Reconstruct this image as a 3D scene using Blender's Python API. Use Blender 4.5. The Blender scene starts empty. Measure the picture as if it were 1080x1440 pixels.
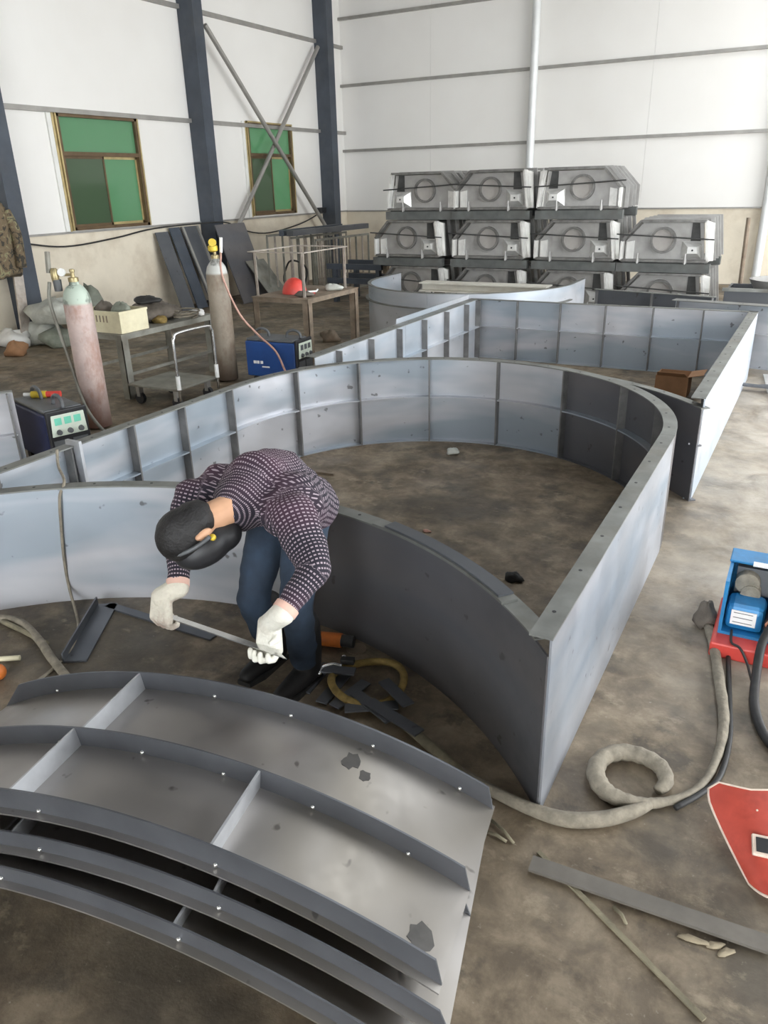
import bpy, bmesh, math, random
from mathutils import Vector, Matrix
import numpy as np
random.seed(7)
SC = bpy.context.scene
COL = SC.collection
R_ = math.radians

# ------------------------------------------------------------------ camera
CAM_H = 2.1
F_PX = 1075.0
PITCH, ROLL, YAW = math.atan(461/1075.), R_(1.5), R_(28.8)
_F = Vector((-math.sin(YAW)*math.cos(PITCH), math.cos(YAW)*math.cos(PITCH), -math.sin(PITCH)))
_R0 = Vector((math.cos(YAW), math.sin(YAW), 0)); _U0 = _R0.cross(_F)
_R = _R0*math.cos(ROLL) - _U0*math.sin(ROLL); _U = _U0*math.cos(ROLL) + _R0*math.sin(ROLL)
cd = bpy.data.cameras.new('camera'); cam = bpy.data.objects.new('camera', cd); COL.objects.link(cam)
cd.sensor_fit = 'VERTICAL'; cd.sensor_height = 36.0; cd.sensor_width = 27.0
cd.lens = 36.0*F_PX/1440.0; cd.clip_start = .05; cd.clip_end = 300
cam.matrix_world = Matrix(((_R.x, _U.x, -_F.x, 0), (_R.y, _U.y, -_F.y, 0), (_R.z, _U.z, -_F.z, CAM_H), (0, 0, 0, 1)))
SC.camera = cam

# ------------------------------------------------------------------ light
w = bpy.data.worlds.new('overcast_sky'); SC.world = w; w.use_nodes = True
bg = w.node_tree.nodes['Background']; bg.inputs[0].default_value = (.93, .97, 1.0, 1); bg.inputs[1].default_value = 8.4
SC.view_settings.view_transform = 'Standard'; SC.view_settings.look = 'None'
SC.view_settings.gamma = 1.0; SC.view_settings.use_curve_mapping = False
SC.view_settings.exposure = 0.32
ROOM = dict(x0=-10.75, x1=6.5, y0=-8.0, y1=18.0, z1=7.4)
DOOR = (1.5, 15.5, 5.2)                # wide open doorway in the right wall: y from, y to, height
FRONT_FILL = (-3.0, 5.6, 5.4)                # unseen opening added behind the camera to brighten camera-facing surfaces: x from, x to, height
SKY = [(-.6, .4)]   # roof-light strips: x from, x to
def portal(name, loc, rot, sx, sy):
    l = bpy.data.lights.new(name, 'AREA'); l.shape = 'RECTANGLE'; l.size = sx; l.size_y = sy; l.cycles.is_portal = True
    o = bpy.data.objects.new(name, l); COL.objects.link(o); o.location = loc; o.rotation_euler = rot
portal('doorway_daylight', (ROOM['x1']+.02, (DOOR[0]+DOOR[1])/2, DOOR[2]/2), (0, R_(90), 0), DOOR[2], DOOR[1]-DOOR[0])
for a_, b_ in SKY:
    portal('roof_daylight', ((a_+b_)/2, 10.5, ROOM['z1']+.02), (0, 0, 0), b_-a_, 12.0)
portal('front_fill_portal', ((FRONT_FILL[0]+FRONT_FILL[1])/2, ROOM['y0']-.02, FRONT_FILL[2]/2), (R_(-90), 0, 0), FRONT_FILL[1]-FRONT_FILL[0], FRONT_FILL[2])  # sky light through the added opening, fills surfaces facing the camera

# ------------------------------------------------------------------ pixel helpers (1080x1440 frame)
def ray(x, y): return (_F*F_PX + _R*(x-540) - _U*(y-720)).normalized()
def G(x, y, z=0.0):
    d = ray(x, y); t = (z-CAM_H)/d.z; return Vector((d.x*t, d.y*t, z))
def WX(x, y, X):
    d = ray(x, y); t = X/d.x; return Vector((X, d.y*t, CAM_H+d.z*t))
def WY(x, y, Y):
    d = ray(x, y); t = Y/d.y; return Vector((d.x*t, Y, CAM_H+d.z*t))

# ------------------------------------------------------------------ materials
def new_mat(name):
    m = bpy.data.materials.new(name); m.use_nodes = True; nt = m.node_tree
    return m, nt, nt.nodes['Principled BSDF']
def lk(nt, a, b): nt.links.new(a, b)
def noise(nt, scale, detail=4, rough=.55, coord='Object', stretch=None, dist=0):
    tc = nt.nodes.new('ShaderNodeTexCoord'); src = tc.outputs[coord]
    if coord == 'World':
        pass
    mp = nt.nodes.new('ShaderNodeMapping'); lk(nt, src, mp.inputs[0])
    if stretch: mp.inputs['Scale'].default_value = stretch
    n = nt.nodes.new('ShaderNodeTexNoise'); lk(nt, mp.outputs[0], n.inputs['Vector'])
    n.inputs['Scale'].default_value = scale; n.inputs['Detail'].default_value = detail; n.inputs['Roughness'].default_value = rough
    n.inputs['Distortion'].default_value = dist
    return n.outputs['Fac']
def ramp(nt, fac, stops):
    r = nt.nodes.new('ShaderNodeValToRGB'); e = r.color_ramp.elements
    while len(e) < len(stops): e.new(.5)
    for k, (p, c) in enumerate(stops):
        e[k].position = p; e[k].color = (c[0], c[1], c[2], 1) if not isinstance(c, (int, float)) else (c, c, c, 1)
    lk(nt, fac, r.inputs[0]); return r.outputs[0]
def mix(nt, fac, a, b, mode='MIX'):
    m = nt.nodes.new('ShaderNodeMix'); m.data_type = 'RGBA'; m.blend_type = mode
    for sock, v in ((m.inputs[0], fac), (m.inputs[6], a), (m.inputs[7], b)):
        if hasattr(v, 'links') or hasattr(v, 'is_linked'): lk(nt, v, sock)
        elif isinstance(v, (int, float)): sock.default_value = v
        else: sock.default_value = (v[0], v[1], v[2], 1)
    return m.outputs[2]
def bump(nt, b, fac, strength=.2, dist=.01):
    n = nt.nodes.new('ShaderNodeBump'); n.inputs['Strength'].default_value = strength; n.inputs['Distance'].default_value = dist
    lk(nt, fac, n.inputs['Height']); lk(nt, n.outputs[0], b.inputs['Normal'])
def simple(name, col, rough=.6, metal=0.0, var=.25, scale=6.0, bmp=0.0, bscale=40, dirt=None, dirt_amt=.5, spec=.5):
    m, nt, b = new_mat(name)
    lo = tuple(c*(1-var) for c in col); hi = tuple(min(1, c*(1+var)) for c in col)
    c = ramp(nt, noise(nt, scale), [(.3, lo), (.7, hi)])
    if dirt:
        c = mix(nt, ramp(nt, noise(nt, scale*.6, 6, .65), [(.48, 0), (.72, dirt_amt)]), c, dirt)
    lk(nt, c, b.inputs['Base Color'])
    b.inputs['Roughness'].default_value = rough; b.inputs['Metallic'].default_value = metal
    b.inputs['Specular IOR Level'].default_value = spec
    if bmp: bump(nt, b, noise(nt, bscale), bmp)
    return m
def steel(name, base=(.56, .56, .585), tint=(.27, .33, .385), rough=.42, metal=.5, tint_amt=.75, stain=(.07, .065, .06), off=(0, 0, .35)):
    """hot-rolled plate: grey mill scale with blue oxide streaks along the rolling direction, placed low to paint in reflected shade, and small dark marks"""
    m, nt, b = new_mat(name)
    c = ramp(nt, noise(nt, 1.1, 3, .5, stretch=(1, 1, 1.6), dist=.6), [(.30, tuple(x*.82 for x in base)), (.68, tuple(x*1.12 for x in base))])
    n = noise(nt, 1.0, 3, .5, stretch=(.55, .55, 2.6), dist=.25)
    n.node.inputs['Vector'].links[0].from_node.inputs['Location'].default_value = off  # moves bluish streaks to the lower half, painting in its darker reflection
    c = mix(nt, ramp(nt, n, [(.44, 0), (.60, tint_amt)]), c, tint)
    c = mix(nt, ramp(nt, noise(nt, 13, 2, .5), [(.70, 0), (.75, .7)]), c, stain)
    lk(nt, c, b.inputs['Base Color'])
    lk(nt, ramp(nt, noise(nt, 3.0, 4, .6), [(.3, rough-.10), (.7, rough+.12)]), b.inputs['Roughness']); b.inputs['Metallic'].default_value = metal
    bump(nt, b, noise(nt, 2.2, 2), .10, .02)
    return m
M = {}
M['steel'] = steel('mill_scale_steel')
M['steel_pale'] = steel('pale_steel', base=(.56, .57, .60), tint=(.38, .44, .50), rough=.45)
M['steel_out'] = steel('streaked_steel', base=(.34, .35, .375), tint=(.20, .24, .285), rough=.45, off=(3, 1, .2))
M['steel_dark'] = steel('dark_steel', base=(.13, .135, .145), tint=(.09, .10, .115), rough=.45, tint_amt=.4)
M['stiff'] = simple('shade_toned_flat_bar', (.20, .195, .19), .5, .5, .3, 6, dirt=(.08, .075, .07), dirt_amt=.5)  # darker than the plates: shade on stiffeners facing away from light painted in
M['bar_brown'] = simple('brown_flat_bar', (.155, .14, .12), .6, .3, .2, 6, dirt=(.09, .08, .065), dirt_amt=.5)
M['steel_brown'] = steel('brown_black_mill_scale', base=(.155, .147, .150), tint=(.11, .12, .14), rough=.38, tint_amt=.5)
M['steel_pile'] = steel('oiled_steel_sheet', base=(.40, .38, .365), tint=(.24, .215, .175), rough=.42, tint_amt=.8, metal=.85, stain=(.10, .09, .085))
M['flange'] = simple('flange_steel', (.225, .23, .215), .5, .6, .25, 5, dirt=(.14, .12, .09), dirt_amt=.5)
M['rib_light'] = simple('cut_edge_steel', (.50, .51, .53), .45, .7, .15, 8)
M['rod'] = simple('bare_rod_steel', (.45, .44, .42), .4, .8, .2, 20)
M['bright'] = simple('bright_metal', (.75, .75, .74), .25, .9, .1, 20)
M['mould'] = simple('galvanised_mould_steel', (.38, .37, .355), .42, .4, .2, 3, dirt=(.20, .175, .15), dirt_amt=.45)
M['mould_dark'] = simple('mould_dark_steel', (.06, .06, .058), .55, .4, .35, 6, dirt=(.05, .05, .045))
M['mould_light'] = simple('mould_polished_steel', (.74, .73, .70), .38, .4, .2, 3, dirt=(.22, .19, .16), dirt_amt=.6)
M['mould_disc'] = simple('brownish_port_cover', (.40, .375, .35), .5, .3, .15, 3)
M['mould_frame'] = simple('mould_frame_steel', (.19, .185, .175), .42, .5, .35, 7, dirt=(.07, .06, .05), dirt_amt=.6)
M['mould_green'] = simple('painted_skid', (.10, .105, .10), .6, .1, .25, 5, dirt=(.08, .07, .06))
# floor
def mat_floor():
    m, nt, b = new_mat('stained_concrete')
    c = ramp(nt, noise(nt, 1.5, 8, .62), [(.36, (.110, .082, .054)), (.50, (.190, .146, .098)), (.62, (.300, .244, .172))])
    c2 = ramp(nt, noise(nt, 5.5, 9, .70, dist=.3), [(.40, (.070, .052, .034)), (.50, (.170, .131, .087)), (.62, (.330, .265, .185))])
    c = mix(nt, .5, c, c2)
    c = mix(nt, ramp(nt, noise(nt, .8, 6, .62), [(.50, 0), (.60, .65)]), c, (.052, .045, .035))
    c = mix(nt, ramp(nt, noise(nt, 2.6, 6, .66), [(.57, 0), (.64, .55)]), c, (.044, .039, .032))
    c = mix(nt, ramp(nt, noise(nt, 3.4, 7, .7, stretch=(1, 1.4, 1)), [(.58, 0), (.68, .6)]), c, (.37, .305, .215))
    c = mix(nt, ramp(nt, noise(nt, 34, 4, .7), [(.64, 0), (.74, .5)]), c, (.40, .36, .29))
    # pale cement dust trodden along the gangway right of the casings
    tc = nt.nodes.new('ShaderNodeTexCoord'); sx = nt.nodes.new('ShaderNodeSeparateXYZ'); lk(nt, tc.outputs['Object'], sx.inputs[0])
    mr = nt.nodes.new('ShaderNodeMapRange'); mr.inputs[1].default_value = -.75; mr.inputs[2].default_value = -.1; lk(nt, sx.outputs[0], mr.inputs[0])
    mr2 = nt.nodes.new('ShaderNodeMapRange'); mr2.inputs[1].default_value = 2.7; mr2.inputs[2].default_value = 4.0; lk(nt, sx.outputs[1], mr2.inputs[0])
    mu = nt.nodes.new('ShaderNodeMath'); mu.operation = 'MULTIPLY'; lk(nt, mr.outputs[0], mu.inputs[0]); lk(nt, mr2.outputs[0], mu.inputs[1])
    mu2 = nt.nodes.new('ShaderNodeMath'); mu2.operation = 'MULTIPLY'; lk(nt, mu.outputs[0], mu2.inputs[0])
    lk(nt, ramp(nt, noise(nt, 2.2, 6, .65, dist=.7), [(.30, .15), (.62, .85)]), mu2.inputs[1])
    c = mix(nt, mu2.outputs[0], c, (.50, .45, .38))
    lk(nt, c, b.inputs['Base Color'])
    lk(nt, ramp(nt, noise(nt, 2.0, 5), [(.3, .42), (.7, .8)]), b.inputs['Roughness'])
    bump(nt, b, noise(nt, 14, 8, .7), .35, .012)
    return m
M['floor'] = mat_floor()
def mat_panel():
    m, nt, b = new_mat('white_sandwich_panel')
    c = ramp(nt, noise(nt, .5, 3), [(.3, (.80, .775, .735)), (.7, (.86, .84, .805))])
    lk(nt, c, b.inputs['Base Color']); b.inputs['Roughness'].default_value = .45
    tc = nt.nodes.new('ShaderNodeTexCoord'); sx = nt.nodes.new('ShaderNodeSeparateXYZ'); lk(nt, tc.outputs['Object'], sx.inputs[0])
    ad = nt.nodes.new('ShaderNodeMath'); ad.operation = 'ADD'; lk(nt, sx.outputs[0], ad.inputs[0]); lk(nt, sx.outputs[1], ad.inputs[1])
    wv = nt.nodes.new('ShaderNodeMath'); wv.operation = 'PINGPONG'; lk(nt, ad.outputs[0], wv.inputs[0]); wv.inputs[1].default_value = .06
    bump(nt, b, wv.outputs[0], .12, .05)
    return m
M['panel'] = mat_panel()
M['plaster'] = simple('cream_plaster', (.72, .645, .52), .85, 0, .08, 1.5, .25, 20, dirt=(.36, .27, .18), dirt_amt=.55)
M['column'] = simple('dark_blue_grey_paint', (.055, .066, .085), .5, .1, .2, 3, dirt=(.12, .12, .12), dirt_amt=.3)
M['girt'] = simple('galvanised_girt', (.36, .345, .32), .5, .5, .12, 4)
M['white_pipe'] = simple('white_painted_steel', (.74, .75, .74), .4, .1, .06, 4)
M['roof'] = simple('grey_roof_sheet', (.20, .205, .21), .6, 0, .05, 1)
M['shutter'] = simple('dark_grey_shutter', (.10, .10, .105), .6, .2, .05, 1)
M['win_brown'] = simple('brown_aluminium', (.13, .085, .045), .4, .3, .2, 5)
M['win_gold'] = simple('gold_trim', (.50, .40, .20), .35, .5, .2, 6)
M['white_paint'] = simple('window_reveal_white', (.78, .77, .73), .6, 0, .06, 4)
def mat_glass(name, col, dcol):
    m, nt, b = new_mat(name); nt.nodes.remove(b); out = nt.nodes['Material Output']
    tr = nt.nodes.new('ShaderNodeBsdfTranslucent'); tr.inputs[0].default_value = (*col, 1)
    d = nt.nodes.new('ShaderNodeBsdfDiffuse'); d.inputs[0].default_value = (*dcol, 1)
    g = nt.nodes.new('ShaderNodeBsdfGlossy'); g.inputs[0].default_value = (.9, .9, .9, 1); g.inputs[1].default_value = .12
    a = nt.nodes.new('ShaderNodeAddShader'); lk(nt, tr.outputs[0], a.inputs[0]); lk(nt, d.outputs[0], a.inputs[1])
    fr = nt.nodes.new('ShaderNodeFresnel'); fr.inputs[0].default_value = 1.45
    mx = nt.nodes.new('ShaderNodeMixShader'); lk(nt, fr.outputs[0], mx.inputs[0]); lk(nt, a.outputs[0], mx.inputs[1]); lk(nt, g.outputs[0], mx.inputs[2])
    lk(nt, mx.outputs[0], out.inputs[0]); return m
M['glass'] = mat_glass('green_tinted_glass', (.105, .175, .110), (.05, .10, .065))
M['glass_dark'] = mat_glass('green_tinted_double_glass', (.055, .080, .050), (.05, .07, .045))
M['blue'] = simple('blue_case_paint', (.02, .075, .27), .4, .1, .15, 5, dirt=(.03, .03, .05), dirt_amt=.35)
M['navy'] = simple('navy_case_paint', (.012, .02, .075), .5, .1, .2, 5)
M['cyanblue'] = simple('bright_blue_paint', (.02, .19, .42), .4, .1, .15, 8, dirt=(.03, .05, .07), dirt_amt=.5)
M['black'] = simple('black_plastic', (.018, .018, .02), .5, 0, .2, 8)
M['dgrey'] = simple('dark_grey_plastic', (.10, .105, .11), .5, 0, .2, 8)
M['paleface'] = simple('pale_control_panel', (.62, .68, .58), .5, 0, .1, 10)
M['mint'] = simple('mint_print', (.18, .62, .45), .5, 0, .1, 10)
M['white'] = simple('white_plastic', (.80, .80, .78), .5, 0, .05, 10)
M['red'] = simple('red_plastic', (.62, .06, .045), .45, 0, .15, 6, dirt=(.30, .03, .02), dirt_amt=.4)
M['red_mask'] = simple('scuffed_red_shield', (.50, .075, .05), .4, 0, .18, 9, dirt=(.22, .03, .02), dirt_amt=.7)
M['mask_rim'] = simple('worn_shield_rim', (.72, .58, .48), .6, 0, .12, 20)
M['orange'] = simple('orange_plastic', (.62, .17, .03), .5, 0, .2, 12)
M['yellow'] = simple('yellow_paint', (.72, .52, .05), .45, .1, .15, 12)
M['beam_pale'] = simple('pale_primer', (.66, .63, .55), .6, 0, .08, 4, dirt=(.42, .33, .24), dirt_amt=.4)
M['cream'] = simple('cream_plastic', (.72, .66, .46), .55, 0, .08, 6, dirt=(.45, .38, .24), dirt_amt=.5)
def mat_cyl(name, body, top, z, rust=(.20, .09, .05)):
    m, nt, b = new_mat(name)
    tc = nt.nodes.new('ShaderNodeTexCoord'); sx = nt.nodes.new('ShaderNodeSeparateXYZ'); lk(nt, tc.outputs['Object'], sx.inputs[0])
    c = ramp(nt, noise(nt, 5, 6, .65), [(.32, tuple(x*.7 for x in body)), (.66, body)])
    c = mix(nt, ramp(nt, noise(nt, 3.2, 6, .7, stretch=(1, 1, .5)), [(.46, 0), (.62, .8)]), c, rust)
    mr = nt.nodes.new('ShaderNodeMapRange'); mr.inputs[1].default_value = z-.012; mr.inputs[2].default_value = z+.012; lk(nt, sx.outputs[2], mr.inputs[0])
    tcol = mix(nt, ramp(nt, noise(nt, 9, 4), [(.52, 0), (.60, .8)]), top, tuple(x*.35 for x in top))
    c = mix(nt, mr.outputs[0], c, tcol)
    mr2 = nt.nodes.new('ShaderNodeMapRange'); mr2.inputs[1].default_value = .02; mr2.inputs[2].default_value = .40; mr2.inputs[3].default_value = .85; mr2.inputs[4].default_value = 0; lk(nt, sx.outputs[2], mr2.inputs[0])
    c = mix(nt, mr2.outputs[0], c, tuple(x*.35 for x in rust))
    lk(nt, c, b.inputs['Base Color']); b.inputs['Roughness'].default_value = .6; b.inputs['Metallic'].default_value = .1
    return m
M['cyl_pink'] = mat_cyl('worn_pink_white_paint', (.56, .44, .40), (.45, .52, .44), 1.17, (.30, .13, .08))
M['cyl_grey'] = mat_cyl('worn_grey_brown_paint', (.33, .28, .22), (.50, .50, .47), 1.22, (.17, .11, .07))
M['brass'] = simple('brass_fitting', (.40, .33, .18), .4, .7, .25, 30)
M['table'] = simple('grey_green_bench_steel', (.26, .255, .22), .6, .3, .25, 5, dirt=(.13, .10, .07), dirt_amt=.6)
M['rust'] = simple('rusty_angle_steel', (.24, .19, .14), .7, .3, .3, 7, dirt=(.15, .08, .04), dirt_amt=.6)
M['pale_angle'] = simple('worn_pale_angle_steel', (.46, .41, .36), .55, .4, .2, 9, dirt=(.25, .17, .12), dirt_amt=.5)
M['rubber'] = simple('black_rubber', (.022, .021, .02), .6, 0, .3, 20)
M['pink_hose'] = simple('faded_pink_hose', (.50, .29, .23), .6, 0, .15, 20)
M['khaki'] = simple('dusty_cable_wrap', (.245, .215, .165), .85, 0, .25, 22, .5, 60, dirt=(.12, .10, .075), dirt_amt=.5)
M['hose_olive'] = simple('dusty_olive_hose', (.20, .175, .115), .8, 0, .25, 18, .4, 60)
M['yellow_wrap'] = simple('ochre_hose_wrap', (.24, .165, .05), .85, 0, .3, 25, .5, 60)
M['slag'] = simple('grey_brown_slag', (.30, .25, .17), .85, 0, .2, 20)
M['copper'] = simple('copper_plug', (.62, .32, .20), .45, .4, .15, 20)
M['cardboard'] = simple('brown_cardboard', (.32, .17, .085), .85, 0, .15, 8)
M['bag'] = simple('pale_plastic_sack', (.52, .53, .48), .6, 0, .2, 5, .6, 14, dirt=(.25, .24, .19), dirt_amt=.6)
M['bag_green'] = simple('grey_green_sack', (.22, .235, .19), .75, 0, .3, 6, .6, 16, dirt=(.09, .10, .07), dirt_amt=.6)
M['bag_white'] = simple('white_foam_sheet', (.74, .73, .70), .6, 0, .1, 5, .4, 12)
M['rag'] = simple('brown_grey_rag', (.13, .11, .09), .9, 0, .35, 9, .6, 30)
def mat_camo():
    m, nt, b = new_mat('camouflage_cloth')
    c = ramp(nt, noise(nt, 9, 3, .6, dist=1.0), [(.38, (.045, .040, .030)), (.42, (.15, .11, .065)), (.54, (.17, .13, .08)), (.58, (.24, .22, .12)), (.66, (.07, .06, .045))])
    c.node.color_ramp.interpolation = 'CONSTANT'
    lk(nt, c, b.inputs['Base Color']); b.inputs['Roughness'].default_value = .9
    bump(nt, b, noise(nt, 12, 4), .5, .02); return m
M['camo'] = mat_camo()
def mat_shirt():
    """knitted jersey: dark navy to maroon with rows of small pale ticks"""
    m, nt, b = new_mat('patterned_jersey')
    base = ramp(nt, noise(nt, 1.6, 2), [(.42, (.014, .011, .020)), (.58, (.070, .026, .048))])
    at = nt.nodes.new('ShaderNodeAttribute'); at.attribute_name = 'weave'
    sx = nt.nodes.new('ShaderNodeSeparateXYZ'); lk(nt, at.outputs['Vector'], sx.inputs[0])
    def tick(out, k, cut):
        a = nt.nodes.new('ShaderNodeMath'); a.operation = 'MULTIPLY'; lk(nt, out, a.inputs[0]); a.inputs[1].default_value = k
        f = nt.nodes.new('ShaderNodeMath'); f.operation = 'FRACT'; lk(nt, a.outputs[0], f.inputs[0])
        l = nt.nodes.new('ShaderNodeMath'); l.operation = 'LESS_THAN'; lk(nt, f.outputs[0], l.inputs[0]); l.inputs[1].default_value = cut
        return l.outputs[0]
    p = nt.nodes.new('ShaderNodeMath'); p.operation = 'MULTIPLY'
    lk(nt, tick(sx.outputs[0], 62, .36), p.inputs[0]); lk(nt, tick(sx.outputs[1], 70, .58), p.inputs[1])
    c = mix(nt, p.outputs[0], base, (.34, .275, .31))
    lk(nt, c, b.inputs['Base Color']); b.inputs['Roughness'].default_value = .9
    bump(nt, b, noise(nt, 11, 3), .35, .02); return m
M['shirt'] = mat_shirt()
M['jeans'] = simple('blue_denim', (.026, .042, .068), .9, 0, .4, 5, .45, 14, dirt=(.015, .022, .035), dirt_amt=.6)
M['boot'] = simple('black_boot_leather', (.012, .011, .011), .6, 0, .2, 8)
M['skin'] = simple('skin', (.58, .33, .20), .55, 0, .08, 10)
M['hair'] = simple('black_hair', (.010, .009, .009), .55, 0, .4, 60, .5, 120)
M['glove'] = simple('white_knit_glove', (.70, .68, .60), .95, 0, .08, 14, .5, 90, dirt=(.45, .38, .30), dirt_amt=.5)
M['glove_dirty'] = simple('soiled_knit_glove', (.58, .54, .45), .95, 0, .12, 14, .5, 90, dirt=(.24, .13, .10), dirt_amt=.9)
M['cuff'] = simple('pink_glove_cuff', (.66, .42, .34), .9, 0, .1, 20)
M['eye'] = simple('eye_white', (.8, .8, .78), .3, 0, .03, 10)
M['lips'] = simple('lips', (.38, .16, .13), .5, 0, .05, 10)

# ------------------------------------------------------------------ mesh helpers
class MB:
    def __init__(s): s.v = []; s.f = []
    def add(s, vs, fs):
        o = len(s.v); s.v += [tuple(v) for v in vs]; s.f += [tuple(i+o for i in f) for f in fs]; return s
    def box(s, lo, hi):
        x0, y0, z0 = lo; x1, y1, z1 = hi
        return s.add([(x0, y0, z0), (x1, y0, z0), (x1, y1, z0), (x0, y1, z0), (x0, y0, z1), (x1, y0, z1), (x1, y1, z1), (x0, y1, z1)],
                     [(3, 2, 1, 0), (4, 5, 6, 7), (0, 1, 5, 4), (1, 2, 6, 5), (2, 3, 7, 6), (3, 0, 4, 7)])
    def obox(s, c, ax, ay, az):
        """box centred at c with half-axis vectors"""
        c, ax, ay, az = Vector(c), Vector(ax), Vector(ay), Vector(az); vs = []
        for k in (-1, 1):
            for i, j in ((-1, -1), (1, -1), (1, 1), (-1, 1)): vs.append(c+ax*i+ay*j+az*k)
        return s.add(vs, [(3, 2, 1, 0), (4, 5, 6, 7), (0, 1, 5, 4), (1, 2, 6, 5), (2, 3, 7, 6), (3, 0, 4, 7)])
    def bar(s, p, q, wd, th, up=(0, 0, 1)):
        """rectangular bar from p to q"""
        p, q = Vector(p), Vector(q); d = q-p; t = d.normalized(); u = Vector(up)
        if abs(t.dot(u)) > .95: u = Vector((0, 1, 0)) if abs(t.y) < .9 else Vector((1, 0, 0))
        a = t.cross(u).normalized(); b = a.cross(t).normalized()
        return s.obox((p+q)/2, d/2, a*wd/2, b*th/2)
    def tube(s, pts, r, n=8, rs=None, cap=True):
        pts = [Vector(p) for p in pts]; N = len(pts); vs = []; fs = []
        prev = None
        for i, p in enumerate(pts):
            t = (pts[min(i+1, N-1)]-pts[max(i-1, 0)]).normalized()
            if prev is None:
                u = Vector((0, 0, 1)) if abs(t.z) < .9 else Vector((1, 0, 0)); a = t.cross(u).normalized()
            else:
                a = (prev - t*prev.dot(t)); a = a.normalized() if a.length > 1e-6 else prev
            prev = a; b = t.cross(a); rr = rs[i] if rs else r
            for k in range(n):
                an = 2*math.pi*k/n; vs.append(p + a*math.cos(an)*rr + b*math.sin(an)*rr)
        for i in range(N-1):
            for k in range(n):
                k2 = (k+1) % n; fs.append((i*n+k, i*n+k2, (i+1)*n+k2, (i+1)*n+k))
        if cap: fs += [tuple(range(n-1, -1, -1)), tuple((N-1)*n+k for k in range(n))]
        return s.add(vs, fs)
    def lathe(s, c, prof, n=24, axis=(0, 0, 1)):
        c = Vector(c); z = Vector(axis).normalized(); x = z.orthogonal().normalized(); y = z.cross(x); vs = []; fs = []
        for r, h in prof:
            for k in range(n):
                an = 2*math.pi*k/n; vs.append(c + z*h + (x*math.cos(an)+y*math.sin(an))*max(r, 1e-4))
        for i in range(len(prof)-1):
            for k in range(n):
                k2 = (k+1) % n; fs.append((i*n+k, i*n+k2, (i+1)*n+k2, (i+1)*n+k))
        fs += [tuple(range(n-1, -1, -1)), tuple((len(prof)-1)*n+k for k in range(n))]
        return s.add(vs, fs)
    def prism(s, poly, ex):
        """polygon of 3-D points extruded by vector ex"""
        n = len(poly); ex = Vector(ex); vs = [Vector(p) for p in poly]; vs += [p+ex for p in vs]
        return s.add(vs, [tuple(range(n-1, -1, -1)), tuple(range(n, 2*n))] + [(i, (i+1) % n, n+(i+1) % n, n+i) for i in range(n)])
    def sphere(s, c, rad, n=12, m=8):
        c = Vector(c); rad = rad if hasattr(rad, '__len__') else (rad,)*3; vs = []; fs = []
        for i in range(m+1):
            ph = math.pi*i/m
            for k in range(n):
                an = 2*math.pi*k/n; vs.append(c + Vector((math.sin(ph)*math.cos(an)*rad[0], math.sin(ph)*math.sin(an)*rad[1], math.cos(ph)*rad[2])))
        for i in range(m):
            for k in range(n):
                k2 = (k+1) % n; fs.append((i*n+k, (i+1)*n+k, (i+1)*n+k2, i*n+k2))
        return s.add(vs, fs)
    def sweep(s, path, sign, prof):
        """closed profile of (inward offset, z) swept along a plan path; sign +1: inward is right of travel"""
        N = len(path); vs = []; fs = []; n = len(prof); P = [Vector((p[0], p[1])) for p in path]
        for i, p in enumerate(P):
            t = (P[min(i+1, N-1)]-P[max(i-1, 0)]).normalized(); nn = Vector((t.y, -t.x))*sign
            for o, z in prof: q = p+nn*o; vs.append((q.x, q.y, z))
        for i in range(N-1):
            for k in range(n):
                k2 = (k+1) % n; fs.append((i*n+k, i*n+k2, (i+1)*n+k2, (i+1)*n+k))
        fs += [tuple(range(n-1, -1, -1)), tuple((N-1)*n+k for k in range(n))]
        return s.add(vs, fs)
    def mesh(s, name, base=(0, 0, 0)):
        me = bpy.data.meshes.new(name); b = Vector(base)
        me.from_pydata([tuple(Vector(v)-b) for v in s.v], [], s.f); me.update()
        bm = bmesh.new(); bm.from_mesh(me); bmesh.ops.recalc_face_normals(bm, faces=bm.faces); bm.to_mesh(me); bm.free()
        return me
    def build(s, name, mat, parent=None, base=None, smooth=False, bevel=0.0):
        """geometry is given in world space (or in the parent's space when base is 'local')"""
        if base == 'local': b = Vector((0, 0, 0))
        elif base is not None: b = Vector(base)
        elif parent is not None: b = wloc(parent)
        else:
            lo = [min(v[k] for v in s.v) for k in range(3)]; hi = [max(v[k] for v in s.v) for k in range(3)]
            b = Vector(((lo[0]+hi[0])/2, (lo[1]+hi[1])/2, lo[2]))
        me = s.mesh(name, b); me.materials.append(M[mat] if isinstance(mat, str) else mat)
        o = bpy.data.objects.new(name, me); COL.objects.link(o)
        if parent is not None: o.parent = parent
        else: o.location = b
        if smooth:
            for p in me.polygons: p.use_smooth = True
            if smooth == 'auto': me.set_sharp_from_angle(angle=R_(38))
        if bevel:
            md = o.modifiers.new('bevel', 'BEVEL'); md.width = bevel; md.segments = 2; md.limit_method = 'ANGLE'; md.angle_limit = R_(40)
        return o
def wloc(o):
    v = Vector(o.location); p = o.parent
    while p is not None: v += Vector(p.location); p = p.parent
    return v
def tag(o, label=None, cat=None, group=None, kind=None):
    if label: o['label'] = label
    if cat: o['category'] = cat
    if group: o['group'] = group
    if kind: o['kind'] = kind
    return o
def thing(name, label, cat, loc, group=None):
    o = bpy.data.objects.new(name, None); COL.objects.link(o); o.location = loc; o.empty_display_size = .1
    return tag(o, label, cat, group)
def struct(o): o['kind'] = 'structure'; return o
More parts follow.
